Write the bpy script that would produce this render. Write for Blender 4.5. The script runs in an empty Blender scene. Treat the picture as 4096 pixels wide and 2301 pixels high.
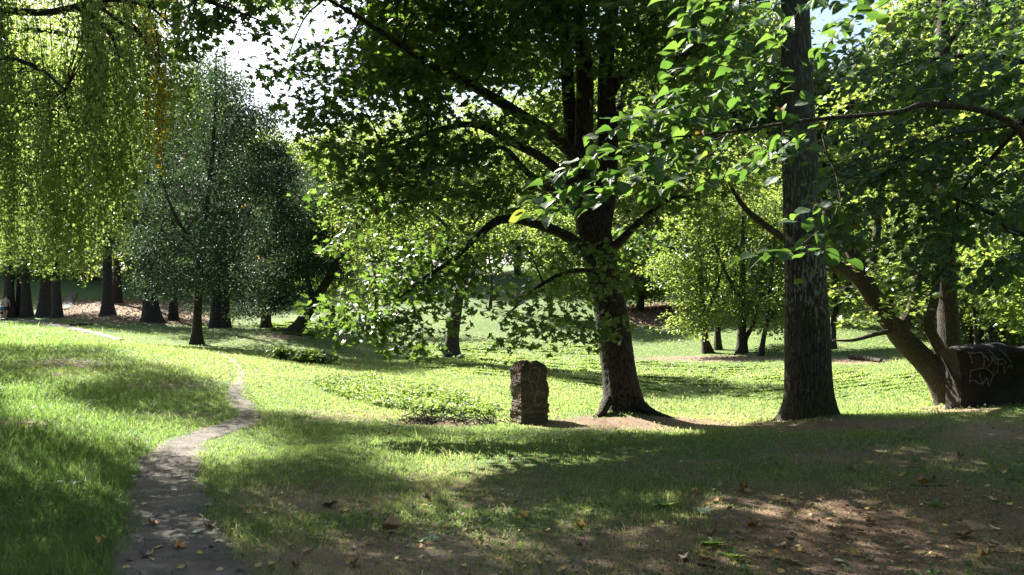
import bpy, math, random
import numpy as np
rng = np.random.default_rng(11); random.seed(11)
R = math.radians
SC = bpy.context.scene
COL = SC.collection
# ------------------------------------------------------------------ camera, sky, sun, exposure
FPX, HOR, CAMZ = 850.0, 330.0, 1.6
PITCH = math.atan((HOR - 287.5) / FPX)
cam = bpy.data.cameras.new('camera'); camo = bpy.data.objects.new('camera', cam); COL.objects.link(camo)
camo.location = (0, 0, CAMZ); camo.rotation_euler = (math.pi / 2 + PITCH, 0, 0)
cam.sensor_width = 36; cam.lens = 36 * FPX / 1024; cam.clip_start = .05; cam.clip_end = 2000
SC.camera = camo
SUN_AZ, SUN_EL = 38.0, 40.0            # degrees to the left of the view axis, above the horizon
SUNV = np.array([-math.sin(R(SUN_AZ)) * math.cos(R(SUN_EL)), math.cos(R(SUN_AZ)) * math.cos(R(SUN_EL)), math.sin(R(SUN_EL))])
wd = bpy.data.worlds.new('World'); SC.world = wd; wd.use_nodes = True
nt = wd.node_tree; bg = nt.nodes['Background']; sky = nt.nodes.new('ShaderNodeTexSky')
sky.sky_type = 'NISHITA'; sky.sun_disc = False; sky.sun_elevation = R(SUN_EL); sky.sun_rotation = R(-SUN_AZ)
sky.dust_density = 2.0; sky.air_density = 1.0
nt.links.new(sky.outputs[0], bg.inputs[0]); bg.inputs[1].default_value = 0.05
sl = bpy.data.lights.new('sun', 'SUN'); so = bpy.data.objects.new('sun', sl); COL.objects.link(so)
sl.energy = 5.0; sl.angle = R(.5); sl.color = (1, .95, .86)
so.rotation_euler = (R(90 - SUN_EL), 0, R(180 + SUN_AZ)); so.location = (-20, 30, 40)
SC.view_settings.view_transform = 'Standard'; SC.view_settings.look = 'None'
SC.view_settings.exposure = 2.5; SC.view_settings.gamma = 1
cy = SC.cycles
cy.max_bounces = 7; cy.diffuse_bounces = 4; cy.glossy_bounces = 2; cy.transmission_bounces = 6
cy.transparent_max_bounces = 4; cy.caustics_reflective = False; cy.caustics_refractive = False
cy.sample_clamp_indirect = 4; cy.use_denoising = True

# ------------------------------------------------------------------ picture <-> place
CP, SP = math.cos(PITCH), math.sin(PITCH)
def P(X, Y, d):
    """photograph pixel (4096 wide) at depth d metres -> point"""
    u = (np.asarray(X, float) / 4 - 512) / FPX; v = -(np.asarray(Y, float) / 4 - 287.5) / FPX
    dy = CP - v * SP; dz = SP + v * CP
    return np.stack(np.broadcast_arrays(u / dy * d, d * 1.0, CAMZ + dz / dy * d), -1)
def proj(p):
    x, y, z = p[..., 0], p[..., 1], p[..., 2] - CAMZ
    f = y * CP + z * SP; up = -y * SP + z * CP
    f = np.maximum(f, .05)
    return (512 + FPX * x / f) * 4, (287.5 - FPX * up / f) * 4

# ------------------------------------------------------------------ terrain
CTRL = [(0, 2301, 5.6), (1000, 2301, 5.6), (2048, 2301, 5.6), (3000, 2301, 5.6), (4096, 2301, 5.55),
        (0, 1700, 12), (0, 1500, 19), (0, 1345, 35), (0, 1290, 55), (0, 1272, 66), (640, 2000, 8), (960, 1690, 14), (960, 1500, 21), (900, 1432, 26),
        (800, 1408, 29), (800, 1376, 38), (430, 1330, 42), (430, 1260, 60), (440, 1190, 76), (900, 1300, 54), (1170, 1338, 40), (1160, 1250, 60),
        (560, 1430, 25), (400, 1385, 29), (500, 1850, 10.5),
        (1320, 1690, 14.5), (1320, 1540, 21), (1320, 1462, 28), (1320, 1400, 38), (1800, 1432, 36), (1800, 1385, 44), (1740, 1220, 65),
        (1900, 1690, 15), (1920, 1600, 18.5), (1920, 1530, 23), (1920, 1470, 29), (2120, 1700, 14.6), (2500, 1657, 15.6), (2750, 1725, 13.6), (2700, 1668, 16),
        (2760, 1668, 21), (2760, 1600, 25), (2760, 1510, 32), (2760, 1448, 40), (2820, 1415, 43), (2760, 1300, 56), (2760, 1150, 72),
        (3240, 1678, 13.5), (3400, 1662, 15.6), (3480, 1645, 20), (3480, 1555, 25), (3480, 1475, 32), (3480, 1400, 39), (3480, 1300, 49), (3480, 1190, 62),
        (3790, 1632, 16), (3950, 1640, 13.6), (4000, 1760, 10.5), (4000, 1440, 30), (4000, 1380, 45), (4000, 1250, 65),
        (2400, 1800, 11.5), (3200, 1850, 9.5), (1400, 1850, 10.3)]
ctl = np.array([P(a, b, c) for a, b, c in CTRL])
ctl = np.vstack([ctl, [[-3, 1, 0], [3, 1, 0], [0, -3, 0], [-8, -4, .3], [8, -4, .1], [-16, 5, 1.0], [14, 6, .5], [0, 3, 0], [-40, 30, 2.2], [36, 25, 1.2],
                       [-60, 90, 9], [0, 100, 9], [60, 90, 9], [-120, 160, 14], [0, 180, 14], [120, 160, 14], [-25, 14, 1.3], [22, 12, .7]]])
def logc(x, y):
    w = y + 9.0
    return np.stack([x / w * 1.6, np.log(np.maximum(w, .5)) * 1.0], -1)
def tps(d2): return np.where(d2 > 1e-12, .5 * d2 * np.log(np.maximum(d2, 1e-12)), 0)
CC = logc(ctl[:, 0], ctl[:, 1]); NC = len(CC)
A = np.zeros((NC + 3, NC + 3)); A[:NC, :NC] = tps(((CC[:, None] - CC[None]) ** 2).sum(-1)) + 2e-5 * np.eye(NC)
A[:NC, NC] = 1; A[:NC, NC + 1:] = CC; A[NC, :NC] = 1; A[NC + 1:, :NC] = CC.T
TW = np.linalg.solve(A, np.concatenate([ctl[:, 2], np.zeros(3)]))
MOUNDS = []                            # x, y, radius, height: root mounds
for X, Y, d, r, h in ((2500, 1657, 15.6, 1.1, .10), (3240, 1672, 13.5, .8, .06), (3790, 1632, 16, .8, .08)):
    q = P(X, Y, d); MOUNDS.append((q[0], q[1], r, h))
def H(x, y):
    x = np.atleast_1d(np.asarray(x, float)); y = np.atleast_1d(np.asarray(y, float)); sh = x.shape
    x = x.ravel(); y = y.ravel(); out = np.empty(len(x))
    for i in range(0, len(x), 60000):
        c = logc(x[i:i + 60000], y[i:i + 60000])
        k = tps(((c[:, None] - CC[None]) ** 2).sum(-1))
        out[i:i + 60000] = k @ TW[:NC] + TW[NC] + c @ TW[NC + 1:]
    out += .018 * np.sin(2.1 * x + .7 * y) * np.sin(1.3 * y - .4 * x) + .008 * np.sin(5.3 * x - 2.2 * y + 1) * np.sin(4.1 * y + 1.7 * x)
    out += np.clip((y - 20) / 40, 0, 1) * .08 * np.sin(.7 * x + 1.1) * np.sin(.55 * y)
    for a, b, r, h in MOUNDS: out += h * np.exp(-((x - a) ** 2 + (y - b) ** 2) / r ** 2)
    return out.reshape(sh)
GX, GY, GS = -70.0, -12.0, .25
gxx, gyy = np.meshgrid(np.arange(GX, 70, GS), np.arange(GY, 112, GS), indexing='ij')
GZ = H(gxx, gyy)
def Hq(x, y):                          # quick bilinear look-up
    fx = np.clip((x - GX) / GS, 0, GZ.shape[0] - 1.01); fy = np.clip((y - GY) / GS, 0, GZ.shape[1] - 1.01)
    i = fx.astype(int); j = fy.astype(int); a = fx - i; b = fy - j
    return (GZ[i, j] * (1 - a) + GZ[i + 1, j] * a) * (1 - b) + (GZ[i, j + 1] * (1 - a) + GZ[i + 1, j + 1] * a) * b
def ground(X, Y, dmin=3.0, dmax=110.0):
    """where the sight line of a photograph pixel meets the ground"""
    X = np.atleast_1d(np.asarray(X, float)); Y = np.atleast_1d(np.asarray(Y, float))
    ds = np.geomspace(dmin, dmax, 700); best = np.full(X.shape, dmax); done = np.zeros(X.shape, bool)
    for d in ds:
        p = P(X, Y, d); hit = (~done) & (p[..., 2] <= Hq(p[..., 0], p[..., 1])); best[hit] = d; done |= hit
    p = P(X, Y, best); p[..., 2] = H(p[..., 0], p[..., 1]); return p
def g1(X, Y): return ground([X], [Y])[0]

# ------------------------------------------------------------------ which ground the sun reaches (gaps in the crowns)
LIT = [[(1070, 1392), (1340, 1402), (1350, 1465), (1080, 1450)], [(0, 1530), (180, 1575), (270, 1640), (405, 1680), (720, 1695), (790, 1730), (540, 1815), (390, 1770), (180, 1725), (0, 1670)],
       [(495, 1366), (720, 1382), (900, 1402), (1125, 1428), (1365, 1468), (1700, 1540), (1960, 1625), (1900, 1645), (1650, 1640), (1400, 1610), (1130, 1535), (960, 1515), (900, 1545), (720, 1475), (495, 1430)],
       [(0, 1298), (180, 1305), (360, 1325), (180, 1352), (0, 1342)],
       [(1850, 1365), (2400, 1375), (2400, 1480), (2180, 1470), (1960, 1440)], [(2190, 1535), (2420, 1550), (2420, 1660), (2190, 1665)],
       [(2580, 1615), (3150, 1570), (3150, 1670), (2690, 1665)], [(2560, 1435), (3150, 1465), (3150, 1525), (2560, 1515)], [(3340, 1530), (3730, 1530), (3730, 1625), (3380, 1640)],
       [(290, 1240), (430, 1212), (560, 1236), (640, 1268), (500, 1270), (380, 1250)], [(1480, 1885), (1800, 1868), (1960, 1930), (1880, 1958), (1500, 1912)],
       [(2780, 2008), (3200, 2020), (3620, 2035), (3560, 2095), (3240, 2135), (2850, 2075)], [(2350, 1985), (2700, 1975), (2800, 2000), (2400, 2010)], [(3650, 2180), (3900, 2170), (4000, 2195), (3700, 2205)], [(3480, 1840), (4096, 1895), (4096, 1950), (3600, 1880)],
       [(600, 1750), (900, 1745), (1150, 1760), (1000, 1800), (700, 1790)], [(2560, 1668), (2950, 1690), (2800, 1705), (2560, 1690)], [(3300, 1660), (3420, 1672), (3380, 1684), (3290, 1675)],
       [(150, 1520), (330, 1500), (420, 1540), (300, 1570)], [(1650, 1080), (2200, 1080), (2250, 1360), (1600, 1360)], [(2600, 1380), (2760, 1385), (2800, 1412), (2600, 1425)], [(3340, 1350), (3600, 1340), (3600, 1400), (3340, 1420)], [(1000, 1290), (1250, 1275), (1300, 1330), (1130, 1320)], [(560, 1830), (800, 1800), (1300, 1830), (1200, 1860), (700, 1850)]]
def inpoly(x, y, poly):
    c = np.zeros(x.shape, bool); q = poly[-1]
    for p in poly:
        if p[1] != q[1]:
            c ^= ((p[1] > y) != (q[1] > y)) & (x < (q[0] - p[0]) * (y - p[1]) / (q[1] - p[1]) + p[0])
        q = p
    return c
def landing(p):
    q = p.copy(); done = np.zeros(len(p), bool)
    for t in np.arange(.25, 45, .25):
        s = p - SUNV * t; hit = (~done) & (s[:, 2] <= Hq(s[:, 0], s[:, 1])); q[hit] = s[hit]; done |= hit
        if done.all(): break
    return q
SUNNY = [(P(1300, 1000, 14.2), 1.2), (P(1450, 850, 14.5), 1.1), (P(1650, 1050, 14.2), 1.1), (P(1560, 1330, 13.5), .9), (P(60, 250, 12), 1.0), (P(260, 250, 11.8), .9), (P(430, 700, 11.6), .9), (P(120, 950, 11.6), .9), (P(-60, 650, 12), .9), (P(650, 300, 11.8), 1.0), (P(80, 450, 12), .8), (P(560, 650, 11.5), .7), (P(1400, 1000, 14.2), 1.5), (P(1320, 1200, 13.7), .9), (P(1480, 1300, 13.5), .9), (P(1620, 1200, 13.6), .9), (P(2750, 330, 4.7), .55), (P(3000, 150, 4.9), .5), (P(2500, 600, 4.5), .35), (P(3900, 230, 7.4), 1.1), (P(3580, 1150, 15.2), .8), (P(200, 700, 11.5), .9), (P(450, 400, 11.5), .7), (P(300, 1000, 11), .7), (P(3800, 1080, 7), .5)]
def shade_ok(p, keep=.06):
    g = landing(p); lit = np.zeros(len(p), bool)
    for c, r in SUNNY:
        w = p - c; s = w @ SUNV; near = (s > r * .9) & (((w - s[:, None] * SUNV) ** 2).sum(1) < r * r * .9); lit |= near & (rng.random(len(p)) < .88)
    for ox, oy in ((0, 0), (.3, 0), (-.3, 0), (0, .28), (0, -.28)):
        X, Y = proj(g + [ox, oy, 0])
        for poly in LIT: lit |= inpoly(X, Y, poly)
    return (~lit) | (rng.random(len(p)) < keep)

# ------------------------------------------------------------------ materials
def mat(name):
    m = bpy.data.materials.new(name); m.use_nodes = True; t = m.node_tree
    return m, t, t.nodes['Principled BSDF'], t.nodes['Material Output']
def N(t, typ, **kw):
    o = t.nodes.new('ShaderNode' + typ)
    for k, v in kw.items():
        if k in o.inputs: o.inputs[k].default_value = v
        else: setattr(o, k, v)
    return o
def ramp(t, fac, stops):
    r = N(t, 'ValToRGB'); e = r.color_ramp.elements
    while len(e) < len(stops): e.new(.5)
    for el, (p, c) in zip(e, stops): el.position = p; el.color = (*c, 1) if len(c) == 3 else c
    t.links.new(fac, r.inputs[0]); return r.outputs[0]
def attr(t, name): return N(t, 'Attribute', attribute_name=name)
def mixc(t, fac, a, b, blend='MIX'):
    m = N(t, 'Mix', data_type='RGBA', blend_type=blend)
    for s, v in ((0, fac), (6, a), (7, b)):
        if isinstance(v, (int, float)): m.inputs[s].default_value = v
        elif isinstance(v, tuple): m.inputs[s].default_value = (*v, 1)
        else: t.links.new(v, m.inputs[s])
    return m.outputs[2]
def math_(t, op, a, b=None, c=None):
    m = N(t, 'Math', operation=op)
    for s, v in enumerate((a, b, c)):
        if v is None: continue
        if isinstance(v, (int, float)): m.inputs[s].default_value = v
        else: t.links.new(v, m.inputs[s])
    return m.outputs[0]
def leafmat(name, stops, tstops, rough=.42, mix=.42, spec=.5, vein=False):
    m, t, b, out = mat(name)
    a = attr(t, 'rnd').outputs['Fac']
    c = ramp(t, a, stops); tc = ramp(t, a, tstops)
    if vein:
        co = N(t, 'TexCoord').outputs['UV']
        sx = N(t, 'SeparateXYZ'); t.links.new(co, sx.inputs[0])
        ax = math_(t, 'ABSOLUTE', sx.outputs[0])
        w = math_(t, 'SINE', math_(t, 'MULTIPLY', math_(t, 'SUBTRACT', sx.outputs[1], math_(t, 'MULTIPLY', ax, .9)), 52.))
        mid = math_(t, 'LESS_THAN', ax, .012)
        bp = N(t, 'Bump', Strength=.35, Distance=.003); t.links.new(math_(t, 'ADD', w, mid), bp.inputs['Height']); t.links.new(bp.outputs[0], b.inputs['Normal'])
        v = math_(t, 'MULTIPLY', math_(t, 'GREATER_THAN', w, .93), .35)
        tc = mixc(t, v, tc, (.10, .17, .02)); c = mixc(t, mid, c, (.13, .18, .06))
    t.links.new(c, b.inputs['Base Color']); b.inputs['Roughness'].default_value = rough; b.inputs['Specular IOR Level'].default_value = spec
    tr = N(t, 'BsdfTranslucent'); t.links.new(tc, tr.inputs[0])
    mx = N(t, 'MixShader'); mx.inputs[0].default_value = mix
    t.links.new(b.outputs[0], mx.inputs[1]); t.links.new(tr.outputs[0], mx.inputs[2]); t.links.new(mx.outputs[0], out.inputs[0]); return m
M = {}
G = lambda d, l: [(0, d), (.5, tuple((a + c) / 2 for a, c in zip(d, l))), (.96, l), (.985, (.22, .13, .02)), (1, (.20, .07, .02))]
T_ = lambda d, l: [(0, d), (.6, tuple((a + c) / 2 for a, c in zip(d, l))), (.96, l), (.985, (.6, .36, .03)), (1, (.5, .14, .03))]
M['maple'] = leafmat('maple leaf', G((.024, .046, .018), (.05, .085, .030)), T_((.10, .19, .025), (.25, .40, .055)), .45, .42)
M['elm'] = leafmat('elm leaf', G((.034, .072, .030), (.058, .11, .042)), T_((.09, .20, .028), (.20, .33, .045)), .5, .42, .35, vein=True)
M['birch'] = leafmat('birch leaf', G((.06, .09, .032), (.10, .14, .055)), T_((.30, .43, .08), (.50, .63, .15)), .40, .48, .4)
M['birch_y'] = leafmat('yellowed birch leaf', [(0, (.12, .10, .015)), (.5, (.2, .14, .015)), (1, (.3, .18, .02))], [(0, (.35, .34, .03)), (.5, (.5, .34, .03)), (1, (.7, .42, .03))], .4, .45)
M['dark'] = leafmat('dark small leaf', G((.016, .032, .020), (.036, .056, .032)), T_((.03, .06, .025), (.10, .16, .05)), .55, .30, .22)
M['light'] = leafmat('light green leaf', G((.04, .075, .024), (.07, .115, .04)), T_((.23, .34, .05), (.44, .55, .10)), .40, .45)
M['far'] = leafmat('distant leaf', G((.03, .055, .022), (.06, .09, .034)), T_((.19, .27, .05), (.36, .43, .10)), .42, .42)
M['grass'] = leafmat('grass blade', [(0, (.035, .070, .030)), (.55, (.070, .11, .050)), (.8, (.14, .15, .08)), (1, (.27, .23, .14))],
                     [(0, (.18, .31, .07)), (.55, (.31, .46, .10)), (.8, (.44, .48, .16)), (1, (.52, .47, .26))], .55, .45, .25)
M['herb'] = leafmat('herb leaf', G((.045, .10, .02), (.08, .15, .03)), T_((.26, .40, .06), (.44, .56, .12)), .45, .42)

def barkmat(name, dark, light, vscale=1.0, moss=0.0, flakes=0.0):
    m, t, b, out = mat(name)
    co = N(t, 'TexCoord').outputs['Object']
    mp = N(t, 'Mapping'); mp.inputs['Scale'].default_value = (9 * vscale, 9 * vscale, 1.7 * vscale); t.links.new(co, mp.inputs[0])
    vo = N(t, 'TexVoronoi', feature='DISTANCE_TO_EDGE', Scale=2.2); t.links.new(mp.outputs[0], vo.inputs['Vector'])
    no = N(t, 'TexNoise', Scale=3.0, Detail=9.0, Roughness=.65); t.links.new(mp.outputs[0], no.inputs['Vector'])
    n2 = N(t, 'TexNoise', Scale=1.3, Detail=4.0); t.links.new(co, n2.inputs['Vector'])
    h = math_(t, 'ADD', math_(t, 'MULTIPLY', math_(t, 'MINIMUM', vo.outputs['Distance'], .18), 3.2), math_(t, 'MULTIPLY', no.outputs[0], .9))
    c = ramp(t, h, [(.25, tuple(x * .5 for x in dark)), (.6, dark), (.95, light)])
    if moss:
        f = ramp(t, n2.outputs[0], [(.42, (0, 0, 0)), (.62, (moss, moss, moss))]); c = mixc(t, f, c, (.035, .04, .012))
    if flakes:
        sz = N(t, 'SeparateXYZ'); t.links.new(co, sz.inputs[0])
        mp2 = N(t, 'Mapping'); mp2.inputs['Scale'].default_value = (16, 16, 4.2); t.links.new(co, mp2.inputs[0])
        n3 = N(t, 'TexNoise', Scale=1.6, Detail=3.0, Roughness=.6); t.links.new(mp2.outputs[0], n3.inputs['Vector'])
        zone = N(t, 'MapRange'); t.links.new(sz.outputs[2], zone.inputs[0])
        zone.inputs[1].default_value = .7; zone.inputs[2].default_value = 2.0; zone.inputs[3].default_value = -.10; zone.inputs[4].default_value = .015
        f = ramp(t, math_(t, 'ADD', n3.outputs[0], zone.outputs[0]), [(.545, (0, 0, 0)), (.60, (flakes, flakes, flakes))]); c = mixc(t, f, c, (.30, .285, .26))
        pl = N(t, 'MapRange'); t.links.new(sz.outputs[2], pl.inputs[0])
        pl.inputs[1].default_value = 2.6; pl.inputs[2].default_value = 4.5; pl.inputs[4].default_value = .6
        c = mixc(t, pl.outputs[0], c, (.085, .082, .072))
    t.links.new(c, b.inputs['Base Color']); b.inputs['Roughness'].default_value = .9; b.inputs['Specular IOR Level'].default_value = .25
    bp = N(t, 'Bump', Strength=.9, Distance=.03); t.links.new(h, bp.inputs['Height']); t.links.new(bp.outputs[0], b.inputs['Normal']); return m
M['bark'] = barkmat('maple bark', (.020, .016, .013), (.06, .05, .04), 1.3)
M['bark_birch'] = barkmat('birch bark', (.028, .025, .018), (.07, .06, .042), 1.0, moss=.5, flakes=.65)
M['bark_pale'] = barkmat('smooth pale bark', (.05, .041, .03), (.10, .082, .06), 2.0, moss=.5)
M['bark_red'] = barkmat('fibrous bark', (.022, .016, .012), (.055, .040, .030), 1.6)
M['bark_far'] = barkmat('dark bark', (.026, .022, .017), (.06, .05, .04), .8)
M['twig'] = barkmat('twig bark', (.028, .023, .018), (.06, .05, .04), 2.0)

# ------------------------------------------------------------------ mesh building
class Acc:
    def __init__(s): s.v, s.l, s.f, s.m, s.r, s.s, s.uv, s.n = [], [], [], [], [], [], [], 0
    def add(s, v, loops, sizes, mi=0, rnd=None, smooth=False, uv=None):
        v = np.asarray(v, np.float32).reshape(-1, 3); s.v.append(v); s.l.append(np.asarray(loops, np.int64).ravel() + s.n)
        sizes = np.asarray(sizes, np.int64).ravel(); s.f.append(sizes); s.m.append(np.full(len(sizes), mi)); s.s.append(np.full(len(sizes), smooth))
        s.r.append(np.full(len(v), .5) if rnd is None else np.broadcast_to(rnd, (len(v),)))
        s.uv.append(np.zeros((len(v), 2)) if uv is None else uv); s.n += len(v)
    def build(s, name, mats, parent=None, origin=None, uv=False):
        v = np.concatenate(s.v); l = np.concatenate(s.l); f = np.concatenate(s.f)
        if parent is not None: v = v - np.array(parent.location, np.float32)
        elif origin is not None: v = v - np.asarray(origin, np.float32)
        me = bpy.data.meshes.new(name)
        me.vertices.add(len(v)); me.vertices.foreach_set('co', v.astype(np.float32).ravel())
        me.loops.add(len(l)); me.loops.foreach_set('vertex_index', l.astype(np.int32))
        me.polygons.add(len(f)); st = np.concatenate([[0], np.cumsum(f)[:-1]]); me.polygons.foreach_set('loop_start', st.astype(np.int32))
        for k in mats: me.materials.append(k)
        me.polygons.foreach_set('material_index', np.concatenate(s.m).astype(np.int32)); me.polygons.foreach_set('use_smooth', np.concatenate(s.s).astype(bool))
        me.attributes.new('rnd', 'FLOAT', 'POINT').data.foreach_set('value', np.concatenate(s.r).astype(np.float32))
        if uv:
            u = me.uv_layers.new(name='UVMap'); u.data.foreach_set('uv', np.concatenate(s.uv)[l].astype(np.float32).ravel())
        me.update(calc_edges=True)
        o = bpy.data.objects.new(name, me); COL.objects.link(o)
        if parent is not None: o.parent = parent
        elif origin is not None: o.location = tuple(float(q) for q in origin)
        return o
def tag(o, label=None, cat=None, group=None, kind=None):
    for k, v in (('label', label), ('category', cat), ('group', group), ('kind', kind)):
        if v: o[k] = v
    return o
def empty(name, loc, label, cat, group=None):
    o = bpy.data.objects.new(name, None); COL.objects.link(o); o.location = tuple(float(q) for q in loc); o.empty_display_size = .2
    return tag(o, label, cat, group)
def cat(pts, n):
    """Catmull-Rom through rows of any width"""
    p = np.asarray(pts, float); p = np.vstack([2 * p[0] - p[1], p, 2 * p[-1] - p[-2]]); k = len(p) - 3
    t = np.linspace(0, k - 1e-6, n); i = t.astype(int); u = (t - i)[:, None]
    a, b, c, d = p[i], p[i + 1], p[i + 2], p[i + 3]
    return .5 * (2 * b + (c - a) * u + (2 * a - 5 * b + 4 * c - d) * u ** 2 + (3 * b - a - 3 * c + d) * u ** 3)
def tube(acc, pts, rad, sides=8, mi=0, rough=0.0, flare=None, ph=0.0):
    pts = np.asarray(pts, float); rad = np.asarray(rad, float); n = len(pts)
    T = np.gradient(pts, axis=0); T /= np.linalg.norm(T, axis=1, keepdims=True) + 1e-9
    a0 = np.array([1., 0, 0]) if abs(T[0, 0]) < .8 else np.array([0, 1., 0]); U = np.empty_like(T); u = a0
    for i in range(n):
        u = u - T[i] * (u @ T[i]); u = u / (np.linalg.norm(u) + 1e-9); U[i] = u
    V = np.cross(T, U); th = np.linspace(0, 2 * math.pi, sides, endpoint=False)
    r = rad[:, None] * np.ones(sides)
    if rough:
        s = np.concatenate([[0], np.cumsum(np.linalg.norm(np.diff(pts, axis=0), axis=1))])[:, None]
        r = r * (1 + rough * (.5 * np.sin(3 * th + ph + .8 * s) + .35 * np.sin(5 * th - 1.3 * s + 2 * ph) + .5 * np.sin(2 * th + 2.1 * s + ph) * .7
                              + .22 * np.sin(11 * th + 1.1 * s) + .2 * np.sin(17 * th - 2.3 * s + ph) + .25 * np.sin(4.7 * s + ph) + .2 * rng.normal(size=(n, sides))))
    if flare is not None:                # (height scale, amount, lobes)
        s = np.concatenate([[0], np.cumsum(np.linalg.norm(np.diff(pts, axis=0), axis=1))])[:, None]
        r = r * (1 + flare[1] * np.exp(-(s / flare[0]) ** 1.0) * (.45 + .55 * np.maximum(0, np.cos(flare[2] * th / 1.0 + ph)) + .25 * np.cos(2 * th + 2 * ph)))
    v = pts[:, None] + r[..., None] * (np.cos(th)[None, :, None] * U[:, None] + np.sin(th)[None, :, None] * V[:, None])
    i = np.arange(n - 1)[:, None] * sides; j = np.arange(sides)[None]; k = (j + 1) % sides
    q = np.stack([i + j, i + k, i + sides + k, i + sides + j], -1).reshape(-1, 4)
    acc.add(v, q, np.full(len(q), 4), mi, smooth=True)
    if sides > 4: acc.add(v[-1], np.arange(sides), [sides], mi)
def unit(v): return v / (np.linalg.norm(v, axis=-1, keepdims=True) + 1e-9)
# leaf outlines: (vertices, faces); y runs from stalk to tip, length 1
def fold(pts, ang=.3, curl=0.0):
    p = np.array(pts, float); z = np.abs(p[:, 0]) * ang - curl * p[:, 1] ** 2
    return np.column_stack([p, z])
half = [(0, .12), (.17, .02), (.42, .06), (.30, .22), (.60, .46), (.46, .50), (.42, .60), (.20, .52), (.26, .78), (.14, .76), (0, 1.0)]
MAPLE = (fold(half + [(-x, y) for x, y in half[1:-1]], .25, .12), [list(range(11)), [10] + list(range(19, 10, -1)) + [0]])
DIA = (fold([(0, 0), (.36, .45), (0, 1), (-.36, .45)], .3, .1), [[0, 1, 2], [0, 2, 3]])
HEX = (fold([(0, 0), (.30, .18), (.38, .5), (0, 1), (-.38, .5), (-.30, .18)], .3, .1), [[0, 1, 2, 3], [0, 3, 4, 5]])
def ovate():
    ys = np.array([0, .06, .14, .22, .30, .38, .46, .54, .62, .70, .78, .85, .91, .96]); L, Rr, C = [], [], []
    for i, y in enumerate(ys):
        w = .43 * math.sin(math.pi * min(1, y ** .92)) ** .62 if y > 0 else .02
        if y > .1: w *= 1 + (.06 if i % 2 else -.05)
        z = -.16 * y ** 2; C.append((0, y, z)); L.append((-w, y - .03 * w, z + .22 * w)); Rr.append((w * 1.04, y + .02, z + .22 * w))
    tip = (0, 1.04, -.20); v = C + L + Rr + [tip]; n = len(ys); f = []
    for i in range(n - 1): f += [[i, n * 2 + i, n * 2 + i + 1, i + 1], [n + i, i, i + 1, n + i + 1]]
    f += [[n - 1, 3 * n - 1, 3 * n], [2 * n - 1, n - 1, 3 * n]]
    return np.array(v), f
OVATE = ovate()
_v = OVATE[0].copy(); _v[:, 2] += -.22 * _v[:, 1] ** 2 + .45 * np.abs(_v[:, 0]) - .12 * np.sin(4 * _v[:, 1]) * np.sign(_v[:, 0]) * np.abs(_v[:, 0]) * 2; _v[:, 0] *= .82; OVATE_C = (_v, OVATE[1])
_v = OVATE[0].copy(); _v[:, 2] += .10 * np.sin(7 * _v[:, 1]) * (_v[:, 0] + .2) - .5 * _v[:, 0] ** 2; _v[:, 0] += .08 * _v[:, 1] ** 2; OVATE_W = (_v, OVATE[1])
AREA = {20: .42, 4: .36, 6: .5, len(OVATE[0]): .5}
def leaves(acc, tpl, pos, nrm, tip, size, mi=0, rnd=None, uv=False, smooth=False):
    tv, tf = tpl; n = len(pos)
    if n == 0: return
    nrm = unit(nrm); tip = unit(tip - nrm * (tip * nrm).sum(-1, keepdims=True)); b = np.cross(tip, nrm)
    size = np.broadcast_to(size, (n,))[:, None, None]
    v = pos[:, None] + size * (tv[None, :, :1] * b[:, None] + tv[None, :, 1:2] * tip[:, None] + tv[None, :, 2:] * nrm[:, None])
    fl = np.concatenate([np.array(f) for f in tf]); fs = np.array([len(f) for f in tf])
    L = (np.arange(n) * len(tv))[:, None] + fl[None]
    r = rng.random(n) if rnd is None else np.broadcast_to(rnd, (n,))
    acc.add(v, L, np.tile(fs, n), mi, np.repeat(r, len(tv)), smooth, np.tile(tv[:, :2], (n, 1)) if uv else None)

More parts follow.
